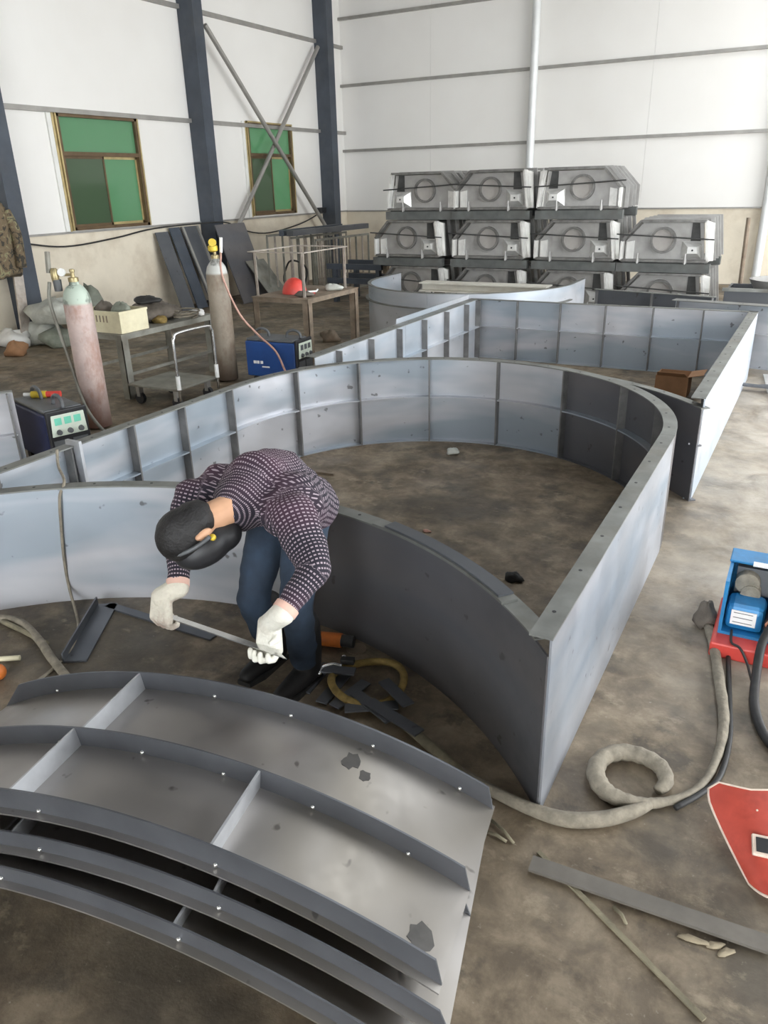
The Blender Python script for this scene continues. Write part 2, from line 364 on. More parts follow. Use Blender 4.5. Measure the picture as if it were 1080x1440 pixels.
def smooth_path(pts, n=6):
    """Catmull-Rom through the points"""
    P = [Vector(p) for p in pts]; P = [P[0]*2-P[1]] + P + [P[-1]*2-P[-2]]; out = []
    for i in range(1, len(P)-2):
        for k in range(n):
            t = k/n; a, b, c, d = P[i-1], P[i], P[i+1], P[i+2]
            out.append(.5*((2*b)+(c-a)*t+(2*a-5*b+4*c-d)*t*t+(3*b-a-3*c+d)*t**3))
    out.append(P[-2]); return out
def copy_tree(o, parent=None):
    c = o.copy(); COL.objects.link(c); c.parent = parent
    for ch in list(o.children): copy_tree(ch, c)
    return c

# ================================================================== THE HALL
X0, X1, Y0, Y1, Z1 = ROOM['x0'], ROOM['x1'], ROOM['y0'], ROOM['y1'], ROOM['z1']
struct(MB().box((X0-.3, Y0-6, -.2), (X1+6, Y1+.3, 0)).build('floor', 'floor', base=(0, 0, 0)))
SILL, GZ = 1.50, (3.27, 5.08)
W1 = (9.30, 11.0, 1.52, 3.24); W2 = (14.12, 15.68, 1.54, 3.33)
wl = struct(bpy.data.objects.new('wall_left', None)); COL.objects.link(wl); wl.location = (X0, 0, 0)
MB().box((X0-.24, Y0, 0), (X0, Y1, SILL)).build('plaster_plinth', 'plaster', wl)
def lpanel(y0, y1, z0, z1): MB().box((X0-.10, y0+.002, z0+.002), (X0, y1-.002, z1-.002)).build('cladding_panel', 'panel', wl)
ys = [Y0, 3.0, 8.0, W1[0], W1[1], W2[0], W2[1], Y1+.12]
for a_, b_ in zip(ys[:-1], ys[1:]):
    if (a_, b_) in ((W1[0], W1[1]), (W2[0], W2[1])): continue
    lpanel(a_, b_, SILL, GZ[0])
lpanel(*W1[:2], SILL, W1[2]); lpanel(*W2[:2], SILL, W2[2]); lpanel(*W1[:2], W1[3], GZ[0]-.001)
for a_, b_ in ((Y0, 3.0), (3.0, 7.9), (7.9, 12.5), (12.5, Y1+.12)):
    lpanel(a_, b_, GZ[0], GZ[1]); lpanel(a_, b_, GZ[1], Z1)
lpanel(*W2[:2], W2[3], GZ[0]+.08) if GZ[0]+.08 > W2[3] else None
for z in GZ:
    struct(MB().box((X0, Y0, z-.035), (X0+.07, Y1, z+.035)).build('trim_1', 'girt'))
struct(MB().box((X0, Y0, SILL-.02), (X0+.03, Y1, SILL+.012)).build('trim_2', 'girt'))
wb = struct(bpy.data.objects.new('wall_back', None)); COL.objects.link(wb); wb.location = (0, Y1, 0)
MB().box((X0-.24, Y1, 0), (X1, Y1+.24, 1.49)).build('plaster_plinth', 'plaster', wb)
BZ = (1.49, 2.87, 4.28, 5.65, Z1); BX = (X0, -8.4, -5.96, -3.5, -1.13, 1.3, 3.7, X1)
for z0, z1 in zip(BZ[:-1], BZ[1:]):
    for a_, b_ in zip(BX[:-1], BX[1:]):
        MB().box((a_+.002, Y1, z0+.002), (b_-.002, Y1+.1, z1-.002)).build('cladding_panel', 'panel', wb)
for z in BZ[1:-1]:
    struct(MB().box((X0, Y1-.08, z-.03), (X1, Y1, z+.03)).build('trim_3', 'girt'))
struct(MB().box((X0, Y1-.03, 1.475), (X1, Y1, 1.505)).build('trim_4', 'girt'))
# right wall with the open doorway, front wall with its added light opening, roof with roof-light strips
wr = struct(bpy.data.objects.new('wall_right', None)); COL.objects.link(wr); wr.location = (X1, 0, 0)
MB().box((X1, Y0, 0), (X1+.15, DOOR[0], Z1)).build('cladding_panel', 'panel', wr)
MB().box((X1, DOOR[1], 0), (X1+.15, Y1, Z1)).build('cladding_panel', 'panel', wr)
MB().box((X1, DOOR[0], DOOR[2]), (X1+.15, DOOR[1], Z1)).build('cladding_panel', 'panel', wr)
wf_ = struct(bpy.data.objects.new('wall_front', None)); COL.objects.link(wf_); wf_.location = (0, Y0, 0)
MB().box((X0-.1, Y0-.15, 0), (FRONT_FILL[0], Y0, Z1)).build('cladding_panel', 'panel', wf_)
MB().box((FRONT_FILL[1], Y0-.15, 0), (X1+.15, Y0, Z1)).build('cladding_panel', 'panel', wf_)
MB().box((FRONT_FILL[0], Y0-.15, FRONT_FILL[2]), (FRONT_FILL[1], Y0, Z1)).build('cladding_panel', 'panel', wf_)
ceil = struct(bpy.data.objects.new('ceiling', None)); COL.objects.link(ceil); ceil.location = (0, 0, Z1)
xs = [X0-.1] + [v for p in SKY for v in p] + [X1+.15]
for k in range(0, len(xs), 2):
    MB().box((xs[k], Y0, Z1), (xs[k+1], Y1+.1, Z1+.1)).build('roof_sheet', 'roof', ceil)
for a_, b_ in SKY:
    MB().box((a_, Y0, Z1), (b_, 4.5, Z1+.1)).build('roof_sheet', 'roof', ceil)
    MB().box((a_, Y1-1.5, Z1), (b_, Y1+.1, Z1+.1)).build('roof_sheet', 'roof', ceil)

# windows
def window(n, rect):
    y0, y1, z0, z1 = rect; x = X0
    wd = struct(bpy.data.objects.new('window_%d' % n, None)); COL.objects.link(wd); wd.location = (x, (y0+y1)/2, z0)
    m = MB(); t = .05
    for a_, b_ in (((y0, z0), (y0+t, z1)), ((y1-t, z0), (y1, z1)), ((y0, z0), (y1, z0+t)), ((y0, z1-t), (y1, z1))):
        m.box((x-.06, a_[0], a_[1]), (x+.035, b_[0], b_[1]))
    m.build('window_frame', 'win_brown', wd)
    m = MB(); g = .028
    for a_, b_ in (((y0-g, z0), (y0, z1+g)), ((y1, z0), (y1+g, z1+g)), ((y0-g, z1), (y1+g, z1+g))):
        m.box((x-.02, a_[0], a_[1]), (x+.045, b_[0], b_[1]))
    m.build('gold_trim', 'win_gold', wd)
    m = MB(); m.box((x, y0-.17, z0-.02), (x+.03, y0-.09, z1+.02)); m.build('white_trim', 'white_paint', wd)
    m = MB(); m.box((x, y0-.085, z0-.02), (x+.028, y0-.045, z1+.02)); m.build('gold_trim', 'win_gold', wd)
    zt = z0+(z1-z0)*.665
    MB().box((x-.05, y0+t, zt-.03), (x+.03, y1-t, zt+.03)).build('transom_bar', 'win_brown', wd)
    ym = y0+(y1-y0)*.51
    MB().box((x-.03, y0+t, zt+.03), (x-.022, y1-t, z1-t)).build('pane', 'glass', wd)
    for a_, b_, mt, xo in ((y0+t, ym+.02, 'glass_dark', .0), (ym-.02, y1-t, 'glass', -.03)):
        MB().box((x-.028+xo, a_+.03, z0+t+.03), (x-.020+xo, b_-.03, zt-.06)).build('pane', mt, wd)
        m = MB()
        for p, q in (((a_, z0+t), (a_+.035, zt-.03)), ((b_-.035, z0+t), (b_, zt-.03)), ((a_, z0+t), (b_, z0+t+.04)), ((a_, zt-.07), (b_, zt-.03))):
            m.box((x-.04+xo, p[0], p[1]), (x-.01+xo, q[0], q[1]))
        m.build('sash', 'win_brown' if xo == 0 else 'win_gold', wd)
window(1, W1); window(2, W2)

# columns (H-section) and wind bracing
def column(y, label):
    c = thing('steel_column', label, 'column', (X0+.19, y, 0))
    MB().box((X0+.30, y-.13, 0), (X0+.36, y+.13, Z1)).build('front_flange', 'column', c)
    MB().box((X0+.005, y-.13, 0), (X0+.03, y+.13, Z1)).build('rear_flange', 'column', c)
    MB().box((X0+.03, y-.13, 0), (X0+.30, y-.105, Z1)).build('web', 'column', c)
    MB().box((X0+.0, y-.2, 0), (X0+.42, y+.2, .02)).build('base_plate', 'column', c)
column(8.02, 'dark blue grey steel column behind the hanging camouflage jacket')
column(12.52, 'dark steel column between the two green windows')
column(16.98, 'dark steel column beside the back corner of the hall')
def brace(p, q, label):
    o = MB().tube([p, q], .045, 10).build('wind_brace', 'girt', smooth='auto'); tag(o, label, 'brace', 'crossed wind braces')
xb = X0+.30
brace(WX(288, 35, xb), (xb, 16.70, 1.0), 'grey tube brace sloping down from the middle column to the right')
brace((xb-.11, 12.75, .78), WX(447, 66, xb-.11), 'grey tube brace rising from the middle column to the corner column')
def backpost(x, label):
    c = thing('white_post', label, 'column', (x, Y1-.15, 0))
    MB().tube([(x, Y1-.15, .02), (x, Y1-.15, Z1)], .085, 16).build('shaft', 'white_pipe', c, smooth='auto')
    MB().box((x-.14, Y1-.29, 0), (x+.14, Y1-.01, .02)).build('base_plate', 'white_pipe', c)
backpost(-5.92, 'white round post on the back wall behind the stacked moulds')
backpost(-1.03, 'white round post at the right edge of the back wall')
# cable clipped along the left wall
wire = [(-10.70, 8.15, 1.42), (-10.66, 9.0, 1.30), (-10.66, 10.08, 1.36), (-10.66, 11.04, 1.46), (-10.36, 12.3, 1.50), (-10.36, 12.8, 1.46), (-10.66, 13.3, 1.36), (-10.66, 14.33, 1.18), (-10.66, 15.72, 1.30), (-10.6, 16.6, 1.53)]
tag(MB().tube(smooth_path(wire, 6), .014, 6).build('wall_cable', 'rubber', smooth=True), 'black cable sagging along the left wall below the windows', 'cable')
o = MB().box((-10.73, 16.55, 1.50), (-10.60, 16.80, 1.62)).build('junction_box', 'black', bevel=.01); tag(o, 'small black junction box beside the corner column', 'junction box')

# ================================================================== CASING WALLS
H = .735
def at_path(path, s):
    """point and right-hand normal at arc length s"""
    acc = 0
    for p, q in zip(path[:-1], path[1:]):
        p, q = Vector(p[:2]), Vector(q[:2]); L = (q-p).length
        if acc+L >= s or (q-Vector(path[-1][:2])).length < 1e-9:
            t = (q-p).normalized(); return p+t*(s-acc), Vector((t.y, -t.x)), t
        acc += L
def plen(path): return sum((Vector(q[:2])-Vector(p[:2])).length for p, q in zip(path[:-1], path[1:]))
def subpath(path, s0, s1):
    out = [tuple(at_path(path, s0)[0])]; acc = 0
    for p, q in zip(path[:-1], path[1:]):
        acc += (Vector(q[:2])-Vector(p[:2])).length
        if s0+1e-4 < acc < s1-1e-4: out.append(tuple(q[:2]))
    out.append(tuple(at_path(path, s1)[0])); return out
def side(parent, path, sign, cuts, stiffs, h=H, rail=(.40,), depth=.065, flange=.075, mat='steel', out_flange=0.0, smooth='auto', rail_from=0.0, bolts=True, bottom=True, trim=0.0, rail_end=0.0):
    L = plen(path); cs = [0]+list(cuts)+[L]
    mats = mat if isinstance(mat, (list, tuple)) else [mat]*(len(cs)-1); mat = mats[0]
    for mt, a_, b_ in zip(mats, cs[:-1], cs[1:]):
        sp = subpath(path, a_+(.002 if a_ else 0), b_-(.002 if b_ < L else 0))
        MB().sweep(sp, sign, [(-.004, .0), (.004, .0), (.004, h-.008), (-.004, h-.008)]).build('wall_plate', mt, parent, smooth=smooth)
        sp = subpath(path, a_+(.002 if a_ else trim), b_-(.002 if b_ < L else trim))
        fl = MB().sweep(sp, sign, [(-.006-out_flange, h-.008), (flange, h-.008), (flange, h), (-.006-out_flange, h)]).build('top_flange', 'flange', parent, smooth=smooth)
        if bottom:
            MB().sweep(subpath(path, a_+(.002 if a_ else trim), b_-(.002 if b_ < L else max(trim, rail_end))), sign, [(.004, .0), (.05, .0), (.05, .008), (.004, .008)]).build('bottom_flange', mt, parent, smooth=smooth)
        if bolts:
            Ls = b_-a_; n = max(2, int(Ls/.3)); bm = MB()
            for k in range(n):
                p, nn, t = at_path(path, a_+Ls*(k+.5)/n); q = p+nn*sign*(flange*.55 if flange > .02 else -out_flange*.5)
                bm.lathe((q.x, q.y, h-.001), [(.008, 0), (.008, .002)], 6)
            bm.build('bolt_holes', 'black', fl)['kind'] = 'stuff'
    for z in rail:
        sp = subpath(path, max(.02, rail_from, trim), L-max(.02, trim, rail_end))
        MB().sweep(sp, sign, [(.004, z-.005), (depth, z-.005), (depth, z+.005), (.004, z+.005)]).build('mid_rail', mat, parent, smooth=smooth)
    for s in stiffs:
        p, nn, t = at_path(path, s); nn = nn*sign
        m = MB(); c = p+nn*(depth/2+.004)
        m.obox((c.x, c.y, (h-.01)/2+.003), (nn.x*depth/2, nn.y*depth/2, 0), (t.x*.006, t.y*.006, 0), (0, 0, (h-.02)/2))
        m.build('stiffener', 'stiff', parent)
def arc(cx, cy, r, a0, a1, n=28): return [(cx+r*math.cos(R_(a0+(a1-a0)*k/n)), cy+r*math.sin(R_(a0+(a1-a0)*k/n))) for k in range(n+1)]

# B: the big horseshoe, stiffened on the inside
cB = thing('horseshoe_casing', 'large U-shaped steel casing wall with inner stiffeners, rounded end at the back', 'steel casing', (-2.13, 4.0, 0))
yb0, yc, rB = 2.30, 4.45, 1.585
pathB = [(-2.135-rB, yb0), (-2.135-rB, yc)] + arc(-2.135, yc, rB, 180, 0, 48)[1:] + [(-2.135+rB, 2.102)]
s_arc = yc-yb0
def sB(ang): return s_arc + rB*R_(180-ang)
st = [.08, 2.87-yb0, 3.37-yb0, 3.84-yb0, 4.36-yb0] + [sB(a) for a in (157, 136, 113.5, 91.5, 69, 46, 25, 4)] + [s_arc+math.pi*rB+d for d in (.5, 1.05, 1.6, 2.1)]
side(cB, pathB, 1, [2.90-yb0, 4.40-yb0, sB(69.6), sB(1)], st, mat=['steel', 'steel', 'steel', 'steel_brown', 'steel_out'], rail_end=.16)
# seam flange standing proud at the first joint
MB().box((-3.715, 2.885, 0), (-3.60, 2.905, H+.03)).build('seam_flange', 'rib_light', cB)
# A: the arc across its open end, smooth side towards the viewer
cxA, cyA, rA, hA = -2.135, .81, 2.04, .672
aR = math.degrees(math.acos((-.556-cxA)/rA)); pathA = arc(cxA, cyA, rA, 180-aR+1.0, aR, 40)
cA = thing('arc_casing', 'smooth curved steel wall closing the open end, right behind the bending worker', 'steel casing', (-2.13, 2.7, 0))
LA = plen(pathA)
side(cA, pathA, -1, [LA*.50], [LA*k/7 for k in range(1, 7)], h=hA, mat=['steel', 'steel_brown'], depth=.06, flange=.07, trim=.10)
m = MB().sweep(subpath(pathA, LA*.66, LA*.905), -1, [(-.012, hA), (.055, hA), (.055, hA+.010), (-.012, hA+.010)]); m.build('doubler_strip', 'flange', cA, smooth='auto')
m = MB().sweep(subpath(pathA, LA*.68, LA*.895), -1, [(-.004, hA+.010), (.060, hA+.010), (.060, hA+.018), (-.004, hA+.018)]); m.build('doubler_strip', 'steel_dark', cA, smooth='auto')
# C: straight-sided casing behind
cC = thing('rectangular_casing', 'straight-sided steel casing frame with square back, behind the horseshoe casing', 'steel casing', (-2.1, 7.4, 0))
pL = [(-3.70, 5.55), (-3.70, 9.36)]; pBk = [(-3.70, 9.36), (-.46, 9.36)]; pR = [(-.46, 9.36), (-.50, 5.40)]
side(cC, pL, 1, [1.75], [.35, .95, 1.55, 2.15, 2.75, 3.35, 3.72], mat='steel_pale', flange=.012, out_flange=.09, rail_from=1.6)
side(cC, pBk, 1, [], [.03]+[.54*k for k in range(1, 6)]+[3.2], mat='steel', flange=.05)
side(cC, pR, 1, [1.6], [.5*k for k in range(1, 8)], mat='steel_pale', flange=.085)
pathD = arc(cxA+.03, cyA+3.29, 2.04, 180-aR+1.5, aR-1, 40)
cD = thing('arc_casing', 'dark curved steel wall tucked between horseshoe casing and rectangular casing', 'steel casing', (-2.1, 5.9, 0))
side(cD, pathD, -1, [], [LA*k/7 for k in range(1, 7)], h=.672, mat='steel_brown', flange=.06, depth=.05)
# a long plate leaning outside the left side of C
m = MB(); m.prism([(-3.86, 7.3, .02), (-3.86, 9.3, .02), (-3.80, 9.3, H+.05), (-3.80, 7.3, H+.05)], (-.010, 0, 0))
tag(m.build('leaning_plate', 'steel_pale'), 'pale steel plate leaning on the outside of the rectangular casing', 'steel plate')
# D: far horseshoe standing with its rounded end towards the viewer
cF = thing('horseshoe_casing', 'far curved steel casing with rounded end towards the camera, in front of the stacked moulds', 'steel casing', (-4.55, 10.9, 0))
pathF = [(-6.10, 11.9), (-6.10, 11.2)] + arc(-4.55, 11.2, 1.55, 180, 360, 36)[1:] + [(-3.0, 11.9)]
LF = plen(pathF)
side(cF, pathF, 1, [LF*.5], [], mat='steel_pale', rail=(), flange=.015, out_flange=.03, bottom=False, bolts=False)
MB().sweep(subpath(pathF, .8, LF-.8), 1, [(.004, .52), (.05, .52), (.05, .535), (.004, .535)]).build('outer_rail', 'flange', cF, smooth='auto')
# single straight panels standing behind C and at the left edge
def single(p, q, name, label, mat, stiff, sign=1, h=H, flange=.06):
    c = thing(name, label, 'steel panel', ((p[0]+q[0])/2, (p[1]+q[1])/2, 0)); L = (Vector(q[:2])-Vector(p[:2])).length
    side(c, [p, q], sign, [], [L*k for k in stiff], h=h, mat=mat, flange=flange); return c
single((-2.55, 10.75), (-1.0, 10.42), 'straight_panel', 'brown grey steel panel standing behind the right half of the rectangular casing', 'steel_dark', (.02, .5, .98))
single((-1.42, 10.12), (.45, 9.78), 'straight_panel', 'grey steel panel with a wide pale top flange, behind the right back corner', 'steel', (.02, .98), flange=.16)
single((-5.20, 3.66), (-6.0, 2.55), 'straight_panel', 'grey steel panel cut off by the left photo edge, beside a navy welding machine', 'steel', (.03, .5, .97), sign=-1)

# ================================================================== ARCHED PANELS IN THE FOREGROUND
AN = R_(-8.5); va = Vector((math.sin(AN), math.cos(AN), 0)); vb = Vector((-math.cos(AN), math.sin(AN), 0))
E0 = Vector((-.630, 1.845, 0))
UC, RC = .96, 2.28
def arch_panel(label, zend, w0, u0, width, ribs, spots, mat='steel_pile', fl_h=.072, skew=0.0, fl_w=(0.0, .5, .955)):
    zc = zend-math.sqrt(RC*RC-UC*UC)
    def pt(u, wv, lift=0.0):
        ang = math.atan2(u-UC, 1.0); r = RC+lift
        s = (u-UC)/RC
        uu = UC + (RC+lift)*s; zz = zc+(RC+lift)*math.sqrt(max(0, 1-s*s))
        q = E0 - va*(wv+w0) + vb*(uu+u0-skew*wv); return Vector((q.x, q.y, zz))
    c = thing('arched_panel', label, 'steel panel', E0-va*(w0+width/2)+vb*(UC+u0), 'arched panels stacked in the foreground')
    U0, U1, N = 0.0, 2.06, 40
    def strip(name, wA, wB, l0, l1, mt, ua=U0, ub=U1, chamfer=0.0, par=c):
        m = MB(); vs = []; fs = []
        for k in range(N+1):
            t = k/N; lo = ua+(ub-ua)*t
            if chamfer:                                   # flange ends are cut at an angle
                hi = ua+chamfer+(ub-ua-chamfer-.13)*t
            else: hi = lo
            vs += [pt(lo, wA, l0), pt(lo, wB, l0), pt(hi, wB, l1), pt(hi, wA, l1)]
        for k in range(N):
            for j in range(4): j2 = (j+1) % 4; fs.append((4*k+j, 4*k+j2, 4*k+4+j2, 4*k+4+j))
        fs += [(3, 2, 1, 0), tuple(4*N+j for j in range(4))]
        m.add(vs, fs); return m.build(name, mt, par, smooth='auto')
    strip('sheet', -.012, width, -.006, 0, mat)
    ws = [width*f for f in fl_w]
    for i, wv in enumerate(ws):
        f = strip('flange', wv, wv+.006, 0, fl_h, 'flange_pile', U0+(.0 if i else .004), U1, .045)
        for u in (.12, .42, .72, 1.02, 1.36, 1.75) if i < 2 else (.5, 1.1, 1.6):
            p = pt(u+(.07*i), wv+.010, .012)
            MB().sphere(p, .0075, 8, 6).build('bolt', 'bright', f, smooth=True)
    for u, i in ribs:
        a_, b_ = pt(u, ws[i]+.006, 0), pt(u-.01, ws[i+1], 0); up = (pt(u, 0, .05)-pt(u, 0, 0)).normalized(); t = up.cross(b_-a_).normalized()*.004
        h1 = fl_h*.96
        MB().prism([a_-t, b_-t, b_-t+up*h1, a_-t+up*h1], t*2).build('rib', 'rib_light', c)
    for u, wv, r in spots:                                # weld scorch marks: thin soot patches on the sheet
        m = MB(); n = 14; vs = [pt(u, wv, .0012)]
        rr = random.Random(int(u*1000))
        for k in range(n):
            an = 2*math.pi*k/n; q = r*(.7+.5*rr.random()); vs.append(pt(u+q*math.cos(an), wv+q*math.sin(an)*1.2, .0012))
        vs2 = [v-Vector((0, 0, .0018)) for v in vs]
        fs = [(0, 1+k, 1+(k+1) % n) for k in range(n)]+[(n+1, n+2+(k+1) % n, n+2+k) for k in range(n)]+[(1+k, n+2+k, n+2+(k+1) % n, 1+(k+1) % n) for k in range(n)]
        m.add(vs+vs2, fs).build('scorch_mark', 'soot', c)
    return c
M['flange_pile'] = simple('blue_grey_flange_steel', (.125, .13, .143), .45, .6, .15, 5, dirt=(.12, .12, .13), dirt_amt=.4)
M['soot'] = simple('soot', (.085, .08, .075), .8, .0, .2, 20)
RIBS = [(1.33, 0), (1.35, 1), (.67, 1)]
arch_panel('topmost arched steel panel with three flanges and scorch marks, in the foreground', .205, 0, 0, .66, RIBS, [(.46, .10, .030), (.40, .135, .018), (.085, .55, .035)])
arch_panel('second arched steel panel, its edges showing just below and beyond the topmost one', .122, -.115, .03, .835, RIBS, [], skew=.08, fl_h=.054, fl_w=(0.0, .55, .962))
arch_panel('third arched steel panel, its near edge closest to the camera', .060, .135, .05, .66, RIBS, [], fl_h=.052)
arch_panel('lowest arched steel panel, almost hidden under the other three', .004, .02, .06, .66, RIBS, [], fl_h=.048)

# ================================================================== STACKED MOULDS AT THE BACK
def mould(name, label, loc, mirror=False, rz=0.0, z_skid=.15):
    """segment mould: open-fronted steel box with a chamfered shoulder, round port, side ribs, tie rod and skid"""
    c = thing(name, label, 'steel mould', loc, 'steel moulds stacked by the back wall'); c.rotation_euler.z = rz
    W, Hh, D = 1.30, .585, 1.55; z0 = z_skid
    sx = -1 if mirror else 1
    def X(x): return sx*x
    out = [(-.62, 0), (-.62, .30), (-.36, Hh), (.56, Hh), (.64, 0)]
    def poly(pts, y): return [Vector((X(x), y, z0+z)) for x, z in pts]
    MB().prism(poly([(-.58, .02), (-.58, .29), (-.34, Hh-.03), (.52, Hh-.03), (.58, .02)], .13), (0, .02, 0)).build('end_plate', 'mould', c, 'local')
    # frame around the end: one strip along each edge
    for k in range(5):
        a_, b_ = out[k], out[(k+1) % 5]
        m = MB(); m.bar((X(a_[0]), .07, z0+a_[1]+(.02 if a_[1] == 0 else 0)), (X(b_[0]), .07, z0+b_[1]+(.02 if b_[1] == 0 else 0)), .14, .035, up=(0, 1, 0) if abs(a_[1]-b_[1]) > .2 and False else (0, 0, 1) if a_[1] == b_[1] else (1, 0, 0))
        m.build('frame_bar', ('mould_light', 'mould_frame', 'mould_frame', 'mould_light', 'mould_frame')[k], c, 'local')
    # inner sheet wrapping backwards
    m = MB()
    for k in range(4):
        a_, b_ = out[k], out[k+1]; pa = Vector((X(a_[0]*.97), 0, z0+a_[1]*.97)); pb = Vector((X(b_[0]*.97), 0, z0+b_[1]*.97))
        d = (pb-pa); n = Vector((d.z, 0, -d.x)).normalized()*.012
        m.prism([pa+Vector((0, .15, 0)), pb+Vector((0, .15, 0)), pb+Vector((0, D, 0)), pa+Vector((0, D, 0))], n)
    m.build('shell', 'mould_frame', c, 'local')
    for k in range(1, 5):                                 # rib hoops along the body
        y = .14+(D-.16)*k/4; m = MB()
        big = [(x*1.10, z*1.05+.0) for x, z in out]
        for j in range(4):
            a_, b_, p, q = out[j], out[j+1], big[j], big[j+1]
            m.prism([Vector((X(a_[0]), y, z0+a_[1])), Vector((X(b_[0]), y, z0+b_[1])), Vector((X(q[0]), y, z0+q[1])), Vector((X(p[0]), y, z0+p[1]))], (0, .03, 0))
        m.build('rib_hoop', 'mould', c, 'local')
    # round port
    cx, cz = X(-.03), z0+.31
    m = MB(); n = 24; vs = []; fs = []
    for k in range(n):
        an = 2*math.pi*k/n
        for r, y in ((.158, .135), (.190, .135), (.190, .060), (.158, .060)): vs.append((cx+r*math.cos(an), y, cz+r*math.sin(an)))
    for k in range(n):
        for j in range(4): j2 = (j+1) % 4; k2 = (k+1) % n; fs.append((4*k+j, 4*k+j2, 4*k2+j2, 4*k2+j))
    m.add(vs, fs).build('port_collar', 'mould_frame', c, 'local', smooth='auto')
    MB().lathe((cx, .128, cz), [(.158, 0), (.158, .01)], 24, (0, -1, 0)).build('port_disc', 'mould_disc', c, 'local')
    # bright bent sheet at the shoulder side, dark slot and wedge bracket on the other
    MB().prism(poly([(-.56, .03), (-.56, .28), (-.45, .30), (-.45, .03)], .10), (0, .028, 0)).build('shoulder_plate', 'mould_light', c, 'local')
    MB().prism(poly([(.36, .30), (.36, .555), (.46, .555), (.50, .30)], .11), (0, .02, 0)).build('slot_plate', 'mould_dark', c, 'local')
    m = MB(); b0 = poly([(.24, .05), (.24, .30), (.52, .26), (.54, .05)], .128); t0 = poly([(.34, .13), (.34, .22), (.46, .22), (.48, .13)], .04)
    m.add(b0+t0, [(0, 1, 2, 3), (7, 6, 5, 4)]+[(i, (i+1) % 4, 4+(i+1) % 4, 4+i) for i in range(4)]); m.build('wedge_bracket', 'mould_light', c, 'local')
    MB().lathe((X(.41), .035, z0+.175), [(.014, 0), (.014, .012)], 8, (0, -1, 0)).build('bolt', 'black', c, 'local')
    MB().tube([(X(-.70), -.02, z0+.40), (X(.70), -.02, z0+.33)], .010, 8).build('tie_rod', 'mould_dark', c, 'local', smooth='auto')
    for xx in (-.36, .33):                                # clamps on the lower flange
        m = MB().box((X(xx)-.02, -.03, z0-.01), (X(xx)+.02, .0, z0+.07)); m.tube([(X(xx), -.035, z0-.02), (X(xx), -.035, z0+.13)], .011, 6); m.build('clamp', 'mould', c, 'local')
    MB().prism(poly([(.58, .02), (.56, .58), (.66, .55), (.70, .02)], .15), (0, .05, 0)).build('side_gusset', 'mould_light', c, 'local')
    for y in (.02, D-.16):
        MB().box((-.68, y, 0), (.68, y+.14, z0-.018)).build('skid', 'mould_green', c, 'local')
    MB().box((-.60, .05, z0-.02), (.60, D, z0+.012)).build('bottom_plate', 'mould_dark', c, 'local')
    return c
MY = 12.65; pit = .76
first = None
rowdef = [(0, [(-6.3, 0), (-4.88, 0), (-3.45, 0), (-2.02, 0)], ['bottom row, farthest left, behind the far curved casing', 'bottom row, second from the left', 'bottom row, third from the left', 'bottom row, at its right end']),
          (1, [(-6.38, 0), (-4.86, 0), (-3.42, 0), (-2.05, 0)], ['middle row, at its left end', 'middle row, second from the left', 'middle row, third from the left', 'middle row, at its right end']),
          (2, [(-6.10, 1), (-4.86, 0), (-3.40, 1)], ['top row, at its left end', 'top row, in the middle', 'top row, at its right end with rib hoops showing'])]
def build_moulds():
    protos = {}
    for r, xs_, labs in rowdef:
        for (x, mir), lab in zip(xs_, labs):
            lab = 'steel mould with a round port, ' + lab
            rz = {(2, 0): R_(3), (2, 2): R_(3), (1, 0): R_(-1)}.get((r, xs_.index((x, mir))), 0)
            loc = (x, MY+(.0 if r < 2 else .05), r*pit)
            if mir not in protos:
                protos[mir] = mould('segment_mould', lab, loc, bool(mir), rz); continue
            c = copy_tree(protos[mir]); c.location = loc; c.rotation_euler.z = rz; c['label'] = lab
build_moulds()
# timber and steel leftovers around the stack
def box_thing(name, lo, hi, mat, label, cat, bevel=.006, rz=0):
    o = MB().box(lo, hi).build(name, mat, bevel=bevel); tag(o, label, cat); o.rotation_euler.z = rz; return o
# pale beam lying inside the far casing
bm_ = thing('pale_beam', 'long pale steel beam lying inside the far curved casing', 'beam', (-4.6, 11.55, 0))
zb = .50
MB().box((-5.55, 11.45, zb), (-3.45, 11.75, zb+.02)).build('lower_flange', 'beam_pale', bm_)
MB().box((-5.55, 11.58, zb+.02), (-3.45, 11.60, zb+.12)).build('web', 'beam_pale', bm_)
MB().box((-5.55, 11.45, zb+.12), (-3.45, 11.75, zb+.14)).build('upper_flange', 'beam_pale', bm_)
for x in (-5.3, -3.8): MB().box((x, 11.5, 0), (x+.1, 11.7, zb)).build('support', 'rust', bm_)
# rack of dark bars left of the moulds
rk = thing('bar_rack', 'low dark rack of steel sections left of the stacked moulds', 'rack', (-7.9, 13.4, 0))
for x in (-8.2, -7.25):
    MB().box((x, 13.1, 0), (x+.08, 13.2, .70)).build('post', 'column', rk); MB().box((x, 13.9, 0), (x+.08, 14.0, .70)).build('post', 'column', rk)
for z in (.36, .62): MB().box((-8.3, 13.05, z), (-7.1, 13.12, z+.10)).build('beam', 'column', rk); MB().box((-8.3, 13.86, z), (-7.1, 13.93, z+.10)).build('beam', 'column', rk)
ht = thing('steel_trestle', 'rusty small steel trestle standing left of the middle row of moulds', 'trestle', (-7.55, 14.6, 0))
MB().box((-7.95, 14.4, 1.12), (-7.15, 14.8, 1.18)).build('top_bar', 'rust', ht)
for x in (-7.85, -7.30): MB().box((x, 14.5, 0), (x+.1, 14.6, 1.12)).build('leg', 'rust', ht); 
